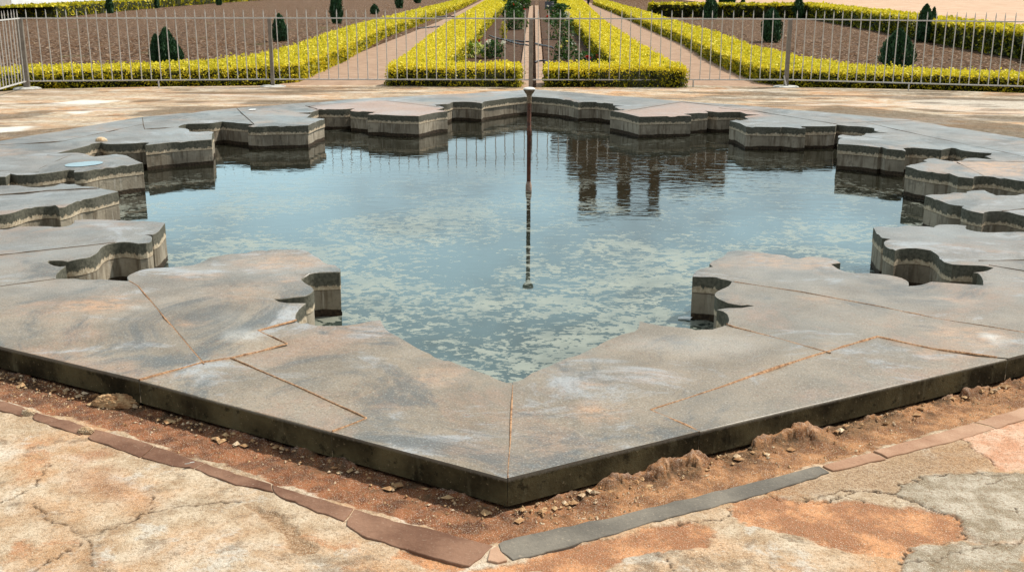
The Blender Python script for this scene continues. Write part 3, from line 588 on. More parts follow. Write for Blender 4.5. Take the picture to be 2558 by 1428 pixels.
soft = np.maximum(mx([z3((500, 560), (760, 520), (860, 570), (640, 610))], .04), .7 * mx([z3((500, 780), (620, 640), (800, 640), (900, 760), (1100, 860), (1130, 960), (900, 900), (700, 860))], .07))
orange_soft = np.clip(soft * .75, 0, 1)
CR = [z3((0, 895), (120, 860), (220, 790), (290, 720), (390, 630)), z3((180, 920), (340, 1000), (400, 1060), (500, 1110), (650, 1170), (760, 1140), (900, 1080), (1100, 1000), (1300, 950), (1600, 905), (1750, 900)), z3((650, 1170), (700, 1230), (690, 1300), (660, 1430)),
      z3((600, 1220), (450, 1300), (300, 1380), (200, 1440)), z3((1125, 860), (1130, 980)),
      z5((880, 860), (950, 880), (1170, 845), (1200, 820), (1280, 830), (1230, 870), (1350, 915)), z5((1280, 830), (1600, 860), (1640, 880), (1900, 970), (2100, 1030), (2150, 1090), (2080, 1180), (1900, 1220)), z5((1620, 870), (1660, 770), (1900, 720), (2100, 680), (2200, 690), (2400, 710), (2600, 680)),
      z5((2260, 1220), (2450, 1230), (2600, 1200)), z5((1600, 1340), (1900, 1330), (2100, 1290), (2250, 1210)), z5((2080, 440), (2200, 530), (2360, 640)), z5((340, 960), (355, 1010), (280, 1050), (0, 1085)), z5((1600, 1440), (1600, 1340), (1720, 1260)), z5((2480, 960), (2560, 1010)), z5((2250, 770), (2420, 740)),
      z4((2300, 1200), (2400, 1330), (2480, 1400)), z5((640, 850), (740, 900)), z5((1000, 905), (1150, 905), (1190, 870))]
crack = np.zeros(len(x))
for i, P in enumerate(CR): crack = np.maximum(crack, linemask(P, wx, wy, .0056 if i in (1, 6, 7, 10, 11) else .0042) * (.5 + .9 * vnoise(x * 14, y * 14, i)))
crack = np.clip(crack, 0, 1)
stain = np.zeros(len(x))
for P in (CR[1], CR[3], CR[2]): stain = np.maximum(stain, (1 - sstep(0, .07, dist_line(P, wx, wy))) * .55 * fbm(x * 12, y * 12, 44))
dark = mx([zA((-200, 830), (0, 822), (180, 795), (300, 780), (400, 795), (330, 825), (180, 850), (0, 865), (-200, 870)), zA((900, 845), (1050, 800), (1300, 768), (1700, 760), (2100, 742), (2700, 708), (2700, 735), (2200, 757), (1800, 790), (1500, 815), (1250, 838)), zA((1750, 742), (1830, 718), (1950, 712), (2600, 700), (3000, 690), (3000, 710), (2300, 745)),
           zA((-300, 1060), (-300, 1000), (0, 985), (300, 958), (640, 930), (620, 945), (300, 1000), (0, 1060)), zA((960, 722), (1020, 700), (1250, 695), (1240, 708)), zA((1560, 770), (1300, 775), (1100, 800), (1200, 780)),
           zC((950, 795), (1000, 775), (1150, 742), (1500, 775), (1900, 822), (2300, 880), (2700, 930), (2700, 1060), (2100, 965), (1700, 888), (1300, 830)), zC((1640, 760), (1800, 768), (2150, 795), (1900, 800)), zC((2080, 830), (2200, 818), (2700, 850), (2700, 890), (2300, 860)), zC((0, 645), (700, 655), (900, 680), (500, 668)), zC((1000, 668), (1700, 672), (2700, 700), (2700, 715), (1600, 690)), zC((-200, 640), (700, 648), (1000, 664), (1700, 680), (900, 676), (300, 662)), zA((1100, 650), (2000, 640), (2600, 628), (2900, 632), (2200, 652), (1500, 660))], .10)
dark = np.clip(np.maximum(dark * (1.05 + .9 * (fbm(x * 2.2, y * 7, 51) - .35)), np.where(y > 9, sstep(.57, .70, fbm(x * 1.2, y * 3.4, 61)) * .85, 0)), 0, 1)
white = mx([zA((-60, 942), (100, 930), (270, 928), (150, 972), (-60, 990)), zA((480, 800), (700, 780), (640, 810), (560, 820)), zA((300, 730), (600, 700), (900, 705), (700, 730))], .05)
white = np.maximum(white, .35 * mx([zC((1590, 720), (1750, 700), (2000, 690), (2700, 715), (2700, 830), (2200, 800), (1700, 762))], .05)); white = np.maximum(white, .40 * np.where(y > 9, sstep(.60, .72, fbm(x * .9 + 7, y * 3.0, 71)), 0))
FRONT = [RING[i] for i in (15, 16, 17)] if False else [RING[-3], RING[-2], RING[-1], RING[0], RING[1], RING[2], RING[3]]
df = np.full(len(x), 9.0); k = y < 7.5; df[k] = dist_line(FRONT, wx[k], wy[k]); dfr = np.full(len(x), 9.0); dfr[k] = dist_line(FRONT, x[k], y[k])
trough = 1 - sstep(.24, .27, df)
nr = y < 7.5
f60 = fbm(x * 62, y * 62, 96, 2); f26 = fbm(x * 26, y * 26, 95); f9 = fbm(x * 9, y * 9, 91)
# broken plaster crust left standing against the slab face: thickness and height wander along the edge
along = (fbm(x * 2.4 + 3, y * 2.4, 97) - .5) * .9
for a_, b_, w_, s_ in ((1530, 1190, .07, .55), (1650, 1160, .10, .62), (1735, 1140, .04, .5), (1880, 1120, .12, .34), (1990, 1090, .09, .46), (2180, 1050, .06, .36), (2420, 990, .15, .42), (2560, 950, .12, .45), (620, 1085, .12, .34), (760, 1120, .05, .3), (860, 1150, .05, .42), (1150, 1225, .11, .34), (1420, 1260, .08, .2)):
    c_ = U(a_, b_, ZT); along = along + s_ * np.exp(-((x - c_[0]) / w_) ** 2)
amt = np.clip(along, 0, .8) * np.where(x > -.1, 1.0, .55)
hsh = lambda k, sd: (np.abs(np.sin(k * 127.1 + sd * 311.7) * 43758.5453) % 1)
cell = np.floor(x * 15 + 1.6 * f9 + .9 * f26); cell2 = np.floor(x * 34 + y * 21 + 1.2 * f26)
amt = np.where(hsh(cell, 3) < .18, amt * .25, amt)
thick = .105 * amt * (.55 + .75 * hsh(cell, 1)) + .010 * (hsh(cell2, 5) - .5) + .006 * (f60 - .5); top_ = .053 * np.clip(amt * 1.5, 0, 1) * (.62 + .40 * hsh(cell, 2) + .10 * hsh(cell2, 4))
crust = (1 - sstep(0, .008, dfr - thick)) * (amt > .02) * nr
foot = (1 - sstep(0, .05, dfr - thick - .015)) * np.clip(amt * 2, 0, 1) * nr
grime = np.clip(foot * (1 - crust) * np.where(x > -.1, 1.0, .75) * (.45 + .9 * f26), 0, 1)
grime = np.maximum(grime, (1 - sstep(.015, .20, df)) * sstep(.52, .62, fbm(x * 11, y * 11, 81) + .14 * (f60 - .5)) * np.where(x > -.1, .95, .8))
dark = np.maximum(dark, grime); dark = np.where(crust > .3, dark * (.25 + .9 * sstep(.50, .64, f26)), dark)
z = ZT + .007 * (fbm(x * 3, y * 3, 11) - .5) + .005 * (fbm(x * 22, y * 22, 12) - .5)
z = z - .010 * trough * sstep(.0, .05, df) + nr * ((1 - sstep(.06, .22, dfr)) * (.010 * (f26 - .5) + .008 * (f60 - .5)) + foot * (.012 + .012 * f26) + crust * (top_ + .008 * (f60 - .5)))
z = z - .008 * crack - .006 * orange + .003 * grey * (y < 6) - .010 * mx([z3((1790, 930), (1960, 950), (2050, 1010), (2200, 1060), (2230, 1150), (2390, 1270), (2360, 1310), (2250, 1310), (2150, 1270), (2100, 1200), (2020, 1090), (1940, 1000))])
z = np.where(y > 8, np.minimum(z, ZT + .01), z) + (ZE - ZT) * sstep(14.5, 20.5, y + .03 * x * x)
ny, nx = shp; q = (np.arange(ny - 1)[:, None] * nx + np.arange(nx - 1)[None, :]).ravel(); Q = np.c_[q, q + 1, q + nx + 1, q + nx]
fc = np.c_[x[Q].mean(1), y[Q].mean(1)]; hid = inside(RING, fc[:, 0], fc[:, 1]); hid[hid] = dist_line(RING, fc[hid, 0], fc[hid, 1], True) > .10
# the channel slot is cut out where it meets the terrace
Q = Q[~hid]
sa = np.c_[np.clip(orange + orange_soft, 0, 1), grey, pink, crack]; white = np.maximum(white, crust * sstep(.52, .66, f60) * .12); sb = np.c_[trough, np.clip(dark + stain, 0, 1), white, brown]
tag(quads_obj('terrace', np.c_[x, y, z], Q, M['terrace'], smooth=True, attrs={'stain_a': sa, 'stain_b': sb}), kind='structure')
del X, Y, wx, wy, Q, q, fc

# terrace retaining edge facing the garden
MBE = MB(); E2 = smooth_line(EDGE, False, lim=0, step=.3); V = []; F = []
for i, (a, b) in enumerate(E2): V += [(a, b + .002, ZE - .004), (a, b + .12, ZE - .010), (a, b + .12, -.6)]
for i in range(len(E2) - 1):
    for u in range(2): F.append((i * 3 + u, i * 3 + 3 + u, i * 3 + 4 + u, i * 3 + 1 + u))
tag(mesh_obj('terrace_edge', V, [f[::-1] for f in F], M['plaster'], None, True, 30), kind='structure')

# ------------------------------------------------------------------ kerb stones along the drain, each its own block
def slab_stone(name, px, mat, label, z=-.1245, group='kerb stones edging the drain around the pool', rough=.004):
    P = np.array(UU(px, z)); c = P.mean(0); ext = P.max(0) - P.min(0)
    if .5 * np.sum(P[:, 0] * np.roll(P[:, 1], -1) - np.roll(P[:, 0], -1) * P[:, 1]) < 0: P = P[::-1]
    S = smooth_line(P, True, lim=14, step=.03); S = S + (np.c_[vnoise(S[:, 0] * 30, S[:, 1] * 30, 1), vnoise(S[:, 0] * 30, S[:, 1] * 30, 2)] - .5) * rough * 3.4
    bm = bmesh.new(); vs = [bm.verts.new((p[0] - c[0], p[1] - c[1], 0)) for p in S]; f = bm.faces.new(vs)
    bmesh.ops.triangulate(bm, faces=[f]); bmesh.ops.subdivide_edges(bm, edges=[e for e in bm.edges if e.calc_length() > .09], cuts=2, use_grid_fill=True)
    for v in bm.verts: v.co.z += rough * 1.5 * (float(fbm(v.co.x * 14 + c[0], v.co.y * 14 + c[1], 3)) - .5)
    r_ = bmesh.ops.extrude_face_region(bm, geom=list(bm.faces)); 
    for v in [g for g in r_['geom'] if isinstance(g, bmesh.types.BMVert)]: v.co.z = -.10
    bmesh.ops.recalc_face_normals(bm, faces=list(bm.faces))
    me = bpy.data.meshes.new(name); bm.to_mesh(me); bm.free()
    o = finish(name, me, mat, None, True, 38, None, None, None, (c[0], c[1], z)); bevel(o, .0035, 2, 45); return tag(o, label, 'kerb stone', group)
k4 = lambda a, b: (850 + a / 2.974, 948 + b / 2.974); k5 = lambda a, b: (1698 + a / 2.974, 948 + b / 2.974)
slab_stone('kerb_stone', [(-30, 990), (0, 998), (80, 1023), (52, 1037), (0, 1026), (-30, 1018)], M['kerb_red'], 'red-brown kerb stone cut off by the left edge of the picture')
slab_stone('kerb_stone', [(88, 1028), (205, 1060), (240, 1070), (200, 1084), (140, 1066), (84, 1047)], M['kerb_red'], 'short kerb stone with a greenish outer edge, second from the left edge of the picture')
slab_stone('kerb_stone', [(240, 1070), (385, 1111), (348, 1141), (280, 1116), (216, 1092)], M['kerb_red'], 'dark red kerb stone just beside the lump of pale rubble on its left end')
slab_stone('kerb_stone', [(387, 1112), (508, 1154), (481, 1169), (410, 1157), (351, 1141)], M['kerb_red'], 'red kerb stone with a scrap of white litter lying on it')
slab_stone('kerb_stone', [(511, 1156), (676, 1207), (684, 1226), (640, 1216), (590, 1208), (483, 1170)], M['kerb_red'], 'kerb stone with a dark chipped outer corner, just right of the one with white litter')
slab_stone('kerb_stone', [(679, 1208), (884, 1268), (860, 1300), (775, 1270), (688, 1234)], M['kerb_red'], 'long red-brown kerb stone left of the biggest one at the corner')
slab_stone('kerb_stone', [(886, 1269), (970, 1294), (1100, 1326), (1230, 1361), (1200, 1390), (1172, 1412), (1120, 1402), (1018, 1371), (917, 1340), (862, 1310)], M['kerb_red'], 'largest dark red kerb stone, ending at the near corner of the drain')
slab_stone('kerb_stone', [(1243, 1357), (1337, 1328), (1522, 1291), (1710, 1244), (1900, 1198), (2048, 1161), (2070, 1179), (1933, 1222), (1809, 1257), (1650, 1297), (1522, 1334), (1354, 1381), (1284, 1396), (1254, 1376)], M['kerb_grey'], 'long grey kerb strip running right from the near corner of the drain')
slab_stone('kerb_stone', [(2057, 1160), (2177, 1127), (2211, 1143), (2098, 1172), (2078, 1176)], M['kerb_tan'], 'short tan kerb stone between the long grey strip and the long tan one')
slab_stone('kerb_stone', [(2181, 1125), (2330, 1083), (2431, 1054), (2484, 1069), (2397, 1095), (2217, 1142)], M['kerb_tan'], 'long tan kerb stone above the pink patch on the right')
slab_stone('kerb_stone', [(2437, 1052), (2558, 1016), (2640, 990), (2660, 1010), (2558, 1046), (2490, 1068)], M['kerb_tan'], 'tan kerb stone cut off by the right edge of the picture')
tag(slab_stone('corner_pebble', [(1226, 1370), (1243, 1362), (1262, 1385), (1270, 1396), (1240, 1402), (1214, 1396)], M['kerb_tan'], 'small brown stone wedged between the two kerb rows at the near corner', -.121, 'loose stones in the drain'), cat='stone')
def rubble(name, px, z, sx, sy, sz, mat, label, cat, seed, amp=.35):
    bm = bmesh.new(); bmesh.ops.create_icosphere(bm, subdivisions=5, radius=1)
    for v in bm.verts:
        d = v.co.copy(); n = float(fbm(d.x * 2 + 9, d.y * 2 + d.z * 1.7, seed)) + .5 * float(fbm(d.x * 7, d.y * 7 + d.z * 5, seed + 3)); v.co = Vector((d.x * sx, d.y * sy, d.z * sz)) * (1 + amp * (n - .75) * 1.6) + d * .004 * (float(fbm(d.x * 23, d.y * 23 + d.z * 19, seed + 8)) - .5) * 4
    me = bpy.data.meshes.new(name); bm.to_mesh(me); bm.free(); c = U(px[0], px[1], z)
    return tag(finish(name, me, mat, None, True, None, None, None, None, (c[0], c[1], z)), label, cat, 'plaster rubble along the pool edge')
rubble('plaster_lump', (290, 1005), -.122, .10, .042, .040, M['plaster'], 'crumbly rust-orange lump of mortar stuck under the left slab edge', 'plaster lump', 5)
rubble('plaster_lump', (215, 1078), -.125, .035, .02, .02, M['plaster_pale'], 'pale yellow rubble lump between two kerb stones at the left', 'plaster lump', 8)
rubble('plaster_lump', (72, 1032), -.125, .03, .02, .018, M['plaster_pale'], 'pale rubble lump on the kerb nearest the left edge of the picture', 'plaster lump', 11)
# shallow puddle on a left slab
pc = U(212, 411); prx = abs(U(252, 411)[0] - pc[0]); pry = abs(U(212, 404)[1] - pc[1]); pv_ = []
for i in range(48):
    a_ = 2 * math.pi * i / 48; k_ = 1 + .22 * (float(fbm(math.cos(a_) * 1.5 + 5, math.sin(a_) * 1.5 + 5, 301)) - .5); pv_.append((pc[0] + prx * k_ * math.cos(a_) + .25 * pry * math.sin(a_), pc[1] + pry * k_ * math.sin(a_), .0075))
tag(mesh_obj('puddle', pv_, [tuple(range(48))], M['puddle'], None, False), kind='structure')
# loose crumbs of plaster and grit in the drain
cv = []; cf = []; cg = []
for _q in range(2740):
    t_ = rng.random(); seg = rng.integers(len(FRONT) - 1); a_ = np.array(FRONT[seg]); b_ = np.array(FRONT[seg + 1]); d_ = (b_ - a_) / np.linalg.norm(b_ - a_); n_ = np.array([d_[1], -d_[0]])
    p_ = a_ + (b_ - a_) * t_ + n_ * (.012 + .24 * rng.random() ** 1.8)
    if abs(p_[0]) > 3.2: continue
    s_ = .0022 + .006 * rng.random() ** 3
    big_ = _q >= 2600
    if big_: s_ = rng.uniform(.010, .024); p_ = a_ + (b_ - a_) * t_ + n_ * (.015 + .07 * rng.random() ** 1.5)
    k_ = len(cv); ax = rng.uniform(.6, 1.4, 3) * s_ * (np.array((1, 1, .45)) if big_ else 1)
    ico = [(1, 0, 0), (-1, 0, 0), (0, 1, 0), (0, -1, 0), (0, 0, 1), (0, 0, -1)]; zz = -.140 + .020 * max(0, 1 - np.linalg.norm(p_ - a_ - (b_ - a_) * t_) / .12)
    cv += [(p_[0] + ax[0] * (v[0] + rng.uniform(-.3, .3)), p_[1] + ax[1] * (v[1] + rng.uniform(-.3, .3)), zz + ax[2] * v[2]) for v in ico]
    cf += [(k_ + i, k_ + j, k_ + l) for i, j, l in ((0, 2, 4), (2, 1, 4), (1, 3, 4), (3, 0, 4), (2, 0, 5), (1, 2, 5), (3, 1, 5), (0, 3, 5))]; cg += [int(rng.random() < (.18 if big_ else .35))] * 8
tag(mesh_obj('rubble_crumbs', cv, cf, None, None, False, None, None, [M['plaster'], M['plaster_pale']], cg), kind='stuff')
def scrap(px, z, pts, label, mat=M['paper'], name='litter_scrap', s=1):
    c = U(px[0], px[1], z); V = [(a * s, b * s, .004 + .006 * math.sin(7 * i)) for i, (a, b) in enumerate(pts)]; n = len(V)
    V += [(a, b, zz - .003) for a, b, zz in V]; F = [tuple(range(n)), tuple(range(2 * n - 1, n - 1, -1))] + [(i, i + n, (i + 1) % n + n, (i + 1) % n) for i in range(n)]
    o = mesh_obj(name, V, F, mat, None, False, at=(c[0], c[1], z)); return tag(o, label, 'litter')
scrap((473, 1158), -.112, [(-.018, -.004), (-.004, -.008), (.014, -.002), (.020, .004), (.004, .007), (-.006, .002)], 'small white torn scrap lying on a red kerb stone')
scrap((1711, 796), ZW + .004, [(-.045, -.01), (.03, -.02), (.05, .01), (0, .03), (-.04, .02)], 'pale scrap floating on the water beside the right near stone lobe')
scrap((630, 275), .004, [(-.05, -.03), (.05, -.02), (.04, .05), (-.04, .04)], 'white scrap lying on the far left slabs')
# shell-like lump with its drip on the left rim
c = U(252, 353); bm = bmesh.new(); bmesh.ops.create_uvsphere(bm, u_segments=20, v_segments=10, radius=.06)
for v in bm.verts: v.co.z = max(v.co.z, -.01) * .75; v.co.x *= 1 + .25 * math.sin(4 * v.co.y * 20); v.co.y *= .9
me = bpy.data.meshes.new('shell_lump'); bm.to_mesh(me); bm.free(); tag(finish('shell_lump', me, M['plaster_pale'], None, True, None, None, None, None, (c[0], c[1], .004)), 'small orange lump on the left rim above a rusty drip', 'lump')
# low stump of an old post foot at the scalloped edge and fountain pipe in the middle
fc = U(1320.5, 476, ZW); fp = empty('fountain_pipe', (fc[0], fc[1], ZW), 'rusty fountain pipe with a pale flared stone cap in the middle of the pool', 'fountain')
yz = lambda py: height_at(fc[1], 1321, py) - ZW
u = yz(218)
MB().lathe([(.023, -.3), (.030, -.02), (.031, yz(470)), (.030, yz(462)), (.024, yz(457)), (.022, yz(453))], 24).build('foot', M['foot'], fp)
MB().lathe([(.0205, yz(454)), (.0205, yz(338)), (.0235, yz(337)), (.0235, yz(322)), (.0205, yz(321)), (.0205, yz(258))], 24).build('pipe', M['rust'], fp)
MB().lathe([(.022, yz(258)), (.024, yz(255)), (.021, yz(251)), (.025, yz(247)), (.0215, yz(243)), (.0255, yz(239)), (.029, yz(236)), (.043, yz(232)), (.054, yz(227)), (.057, yz(225.5)), (.059, yz(224))], 28).build('cap', M['cap'], fp)
MB().lathe([(.059, yz(223.9)), (.060, yz(222)), (.054, yz(220.5)), (.046, yz(219.3)), (.028, yz(218.2)), (.006, yz(217.8))], 28).build('cap_disc', M['capw'], fp)

# ------------------------------------------------------------------ garden ground
ZG = -.38
def sheet(name, P, z, mat, kind='structure', sub=0):
    P = [(a, b) for a, b in P]
    o = mesh_obj(name, [(a, b, z) for a, b in P], [tuple(range(len(P)))], mat, None, False)
    if o.data.polygons[0].normal.z < 0: o.data.flip_normals()
    return tag(o, kind=kind)
G = [(-400, 19), (400, 19), (400, 900), (-400, 900)]
xs = axis(-45, -14, 16, 45, .12, .6); ys = axis(16, 21.0, 42, 140, .12, 1.2); X, Y = np.meshgrid(xs, ys); x, y = X.ravel(), Y.ravel()
z = ZG + .10 * (fbm(x * 3.2, y * 3.2, 101) - .5) * (np.abs(x) > 5.2) + .03 * (fbm(x * 9, y * 9, 103, 2) - .5) * (np.abs(x) > 5.2)
ny, nx = X.shape; q = (np.arange(ny - 1)[:, None] * nx + np.arange(nx - 1)[None, :]).ravel()
tag(quads_obj('garden_soil', np.c_[x, y, z], np.c_[q, q + 1, q + nx + 1, q + nx], M['soil'], smooth=True), kind='structure')
ground = MB()
ground.add([(-900, -60, -.60), (900, -60, -.60), (900, 1500, -.60), (-900, 1500, -.60)], [(0, 1, 2, 3)])
tag(ground.build('ground', M['soil'], smooth=False, sharp=None), kind='structure')
sheet('path', [(-5.4, 21.2), (-2.8, 21.2), (-2.9, 60), (-3.2, 140), (-6.6, 140), (-5.3, 60)], ZG + .045, M['path'])
sheet('path', [(2.7, 21.2), (5.3, 21.2), (5.2, 60), (5.6, 140), (3.2, 140), (2.7, 60)], ZG + .045, M['path'])
xs = np.arange(-2.6, 2.45, .08); ys = axis(21.0, 21.3, 36, 128, .10, .6); X, Y = np.meshgrid(xs, ys); x, y = X.ravel(), Y.ravel(); ny, nx = X.shape
q = (np.arange(ny - 1)[:, None] * nx + np.arange(nx - 1)[None, :]).ravel()
z = ZG + .05 + .07 * (fbm(x * 1.2, y * 3.0, 111) - .5) + .02 * (fbm(x * 8, y * 8, 113, 2) - .5)
keepq = ~((np.abs(x[q] + .04) < .20)); q = q[keepq]
tag(quads_obj('flower_bed', np.c_[x, y, z], np.c_[q, q + 1, q + nx + 1, q + nx], M['bed'], smooth=True), kind='structure')
sheet('sandy_yard', [(14.5, 15), (140, 15), (140, 400), (17.5, 400), (17.5, 72), (16.2, 50)], ZG + .06, M['yard'])
# dry leaves and straw lying on the soil
n = 9000; lx = rng.uniform(-34, 18, n); ly = 21.5 + 48 * rng.random(n) ** 1.7; k = ((lx < -6.9) | (lx > 6.6)) & (lx < 12.8 + .03 * ly); lx, ly = lx[k], ly[k]; n = len(lx)
an = rng.random(n) * 6.283; sz = rng.uniform(.02, .055, n) * np.maximum(1, ly / 30) ** .5; ca, sa_ = np.cos(an), np.sin(an); V = np.empty((n, 4, 3))
for q_, (u_, v_) in enumerate(((-1, 0), (0, -.4), (1, 0), (0, .4))): V[:, q_] = np.c_[lx + sz * (u_ * ca - v_ * sa_), ly + sz * (u_ * sa_ + v_ * ca), ZG + .055 + sz * .5 * rng.random(n)]
tag(quads_obj('leaf_litter', V.reshape(-1, 3), np.arange(4 * n).reshape(-1, 4), M['straw'], attrs={'tone': np.repeat(rng.random(n), 4)}), kind='stuff')
# water channel along the garden axis
ch = empty('water_channel', (-.02, 21, -.3), 'narrow stone water channel running straight away between the two flower beds', 'channel')
cinv = Matrix.Translation((.02, -21, .3))
def child(o, p, inv): o.parent = p; o.matrix_parent_inverse = inv; return o
yc0 = U(1325, 222, -.20)[1]; yc1 = 99.0
def run(xa, xb, xc, xd, z0, z1, name, mat, n=60, wob=.006):
    V = []; F = []
    for i in range(n + 1):
        f = i / n; yy = yc0 + (yc1 - yc0) * f ** 2.2; w = (float(vnoise(yy * 3, xa * 9, 5)) - .5) * wob
        a = xa + (xc - xa) * f ** 2.2 + w; b = xb + (xd - xb) * f ** 2.2 + (float(vnoise(yy * 4, xb * 9, 7)) - .5) * wob * 2
        V += [(a, yy, z0), (a, yy, z1), (b, yy, z1 + w * .3), (b, yy, z0)]
    for i in range(n):
        for k in range(3): F.append((i * 4 + k, i * 4 + 4 + k, i * 4 + 5 + k, i * 4 + 1 + k))
    F.append((0, 1, 2, 3))
    return child(mesh_obj(name, V, F, mat, None, False), ch, cinv)
xl0, xl1, xr0, xr1 = (x_at(yc0, p, 220) for p in (1292, 1326, 1340, 1361)); xl0f, xl1f, xr0f, xr1f = (x_at(yc1, p, 15) for p in (1323, 1331.5, 1336, 1345))
run(xl0, xl1, xl0f, xl1f, -.55, -.255, 'channel_edge', M['channel']); run(xr0, xr1, xr0f, xr1f, -.55, -.255, 'channel_edge', M['channel'])
run(xl1 - .01, xr0 + .01, xl1f, xr0f, -.56, -.46, 'channel_floor', M['dark'], 60, 0)  # channel floor in near-black concrete

# ------------------------------------------------------------------ foliage
def leaves(C, S, tone, up=None, aspect=.6):
    """leaf-shaped quads with centres C, half length S and a tone each"""
    n = len(C); d = rng.normal(size=(n, 3)); d /= np.linalg.norm(d, axis=1)[:, None]
    if up is not None: d = d + up; d /= np.linalg.norm(d, axis=1)[:, None]
    a = rng.normal(size=(n, 3)); e = np.cross(d, a); e /= np.linalg.norm(e, axis=1)[:, None] + 1e-9
    S = np.asarray(S)[:, None]; V = np.empty((n, 4, 3)); V[:, 0] = C - d * S; V[:, 1] = C + e * S * aspect; V[:, 2] = C + d * S; V[:, 3] = C - e * S * aspect
    return V.reshape(-1, 3), np.arange(4 * n).reshape(-1, 4), np.repeat(tone, 4)
def hedge(name, P, ztop, label, yellow=.75, side=.35, dens=1.0, zb=None, leaf=.025, group=None, sprigs=0, cat='hedge'):
    P = np.array(P, float); zb = ZG if zb is None else zb
    if .5 * np.sum(P[:, 0] * np.roll(P[:, 1], -1) - np.roll(P[:, 0], -1) * P[:, 1]) < 0: P = P[::-1]
    lo, hi = P.min(0), P.max(0); cover = 1.65 * dens
    Cs = []; Ss = []; To = []; Up = []
    def emit(c, upv, ytone):
        d = np.hypot(c[:, 0], c[:, 1]); s = leaf * np.maximum(d / 21, .8) ** .8; k = rng.random(len(c)) < np.minimum(1, (21 / d) ** 1.6)
        c, s, ytone = c[k], s[k], ytone[k]; Cs.append(c); Ss.append(s * rng.uniform(.7, 1.25, len(c))); To.append(ytone); Up.append(np.tile(upv, (len(c), 1)))
    base = cover / (leaf * leaf * 1.2)
    n = int((hi - lo).prod() * base); n = min(n, 900000)
    c = lo + rng.random((n, 2)) * (hi - lo); k = inside(P, c[:, 0], c[:, 1]); c = c[k]
    dd = np.hypot(c[:, 0], c[:, 1]); c = c[rng.random(len(c)) < np.minimum(1, (21 / dd) ** 1.6)]
    hz = ztop + .05 * (fbm(c[:, 0] * 1.6, c[:, 1] * 1.6, 7) - .5) * 2 + rng.normal(0, .032, len(c))
    t = np.clip(rng.normal(yellow, .16, len(c)) + .25 * (fbm(c[:, 0] * 3, c[:, 1] * 3, 19) - .5), 0, 1)
    d = np.hypot(c[:, 0], c[:, 1]); s = leaf * np.maximum(d / 21, .8) ** .8
    Cs.append(np.c_[c, hz]); Ss.append(s * rng.uniform(.7, 1.25, len(c))); To.append(t); Up.append(np.tile((0, 0, .5), (len(c), 1)))
    for i in range(len(P)):
        a, b = P[i], P[(i + 1) % len(P)]; l = np.linalg.norm(b - a); nv = np.array([(b - a)[1], -(b - a)[0]]) / max(l, 1e-6)
        m = int(l * (ztop - zb) * base * .8); f = rng.random(m)
        if a[1] > 32 or b[1] > 32:                       # far runs: fewer, larger leaves
            y_ = a[1] + (b[1] - a[1]) * f; f = f[rng.random(m) < np.minimum(1, (21 / np.maximum(y_, 5)) ** 1.6)]; m = len(f)
        zz = zb + .01 + (ztop - zb) * rng.random(m); out = rng.normal(0, .034, m) + .07 * (fbm(f * l * 2.2, zz * 5, i + 3) - .5) * 2 - .015
        c = np.c_[a[0] + (b[0] - a[0]) * f + nv[0] * out, a[1] + (b[1] - a[1]) * f + nv[1] * out, zz]
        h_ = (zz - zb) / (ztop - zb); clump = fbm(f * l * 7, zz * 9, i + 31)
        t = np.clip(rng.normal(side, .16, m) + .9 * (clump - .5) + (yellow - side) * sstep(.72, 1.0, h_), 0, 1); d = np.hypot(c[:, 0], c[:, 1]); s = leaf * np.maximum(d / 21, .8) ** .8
        Cs.append(c); Ss.append(s * rng.uniform(.7, 1.25, m)); To.append(t); Up.append(np.tile((nv[0] * .5, nv[1] * .5, .25), (m, 1)))
    for _ in range(sprigs):                              # young shoots standing above the clipped top
        q = P[rng.integers(len(P))] if False else lo + rng.random(2) * (hi - lo)
        if not inside(P, np.array([q[0]]), np.array([q[1]]))[0] or q[1] > 30: continue
        hgt = rng.uniform(.08, .22); m = int(hgt * 70); zz = rng.random(m) * hgt
        Cs.append(np.c_[q[0] + rng.normal(0, .025, m) + zz * rng.normal(0, .15), q[1] + rng.normal(0, .025, m), ztop + zz]); Ss.append(np.full(m, leaf * .75)); To.append(np.clip(rng.normal(.85, .1, m), 0, 1)); Up.append(np.tile((0, 0, .6), (m, 1)))
    C = np.concatenate(Cs); V, Q, T = leaves(C, np.concatenate(Ss), np.concatenate(To), np.concatenate(Up))
    # inner mass of twigs, 6 cm inside the leaves
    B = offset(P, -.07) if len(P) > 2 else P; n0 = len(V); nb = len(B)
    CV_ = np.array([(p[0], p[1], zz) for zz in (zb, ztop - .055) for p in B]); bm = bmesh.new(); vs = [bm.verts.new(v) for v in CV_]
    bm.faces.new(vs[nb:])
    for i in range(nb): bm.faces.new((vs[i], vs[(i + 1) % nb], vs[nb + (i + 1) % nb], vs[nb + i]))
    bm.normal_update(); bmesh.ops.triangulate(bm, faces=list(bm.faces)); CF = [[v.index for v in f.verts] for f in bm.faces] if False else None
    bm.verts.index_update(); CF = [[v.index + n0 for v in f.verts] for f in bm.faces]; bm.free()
    Vall = np.concatenate([V, CV_]); me = bpy.data.meshes.new(name); me.vertices.add(len(Vall)); me.vertices.foreach_set('co', Vall.astype(np.float32).ravel())
    li = np.concatenate([Q.ravel(), np.array(CF).ravel()]).astype(np.int32); ls = np.concatenate([np.arange(len(Q)) * 4, len(Q) * 4 + np.arange(len(CF)) * 3]).astype(np.int32)
    me.loops.add(len(li)); me.loops.foreach_set('vertex_index', li); me.polygons.add(len(ls)); me.polygons.foreach_set('loop_start', ls); me.update(calc_edges=True)
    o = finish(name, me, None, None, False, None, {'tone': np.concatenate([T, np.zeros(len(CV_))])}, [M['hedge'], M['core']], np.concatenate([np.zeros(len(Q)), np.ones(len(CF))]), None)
    return tag(o, label, cat, group)
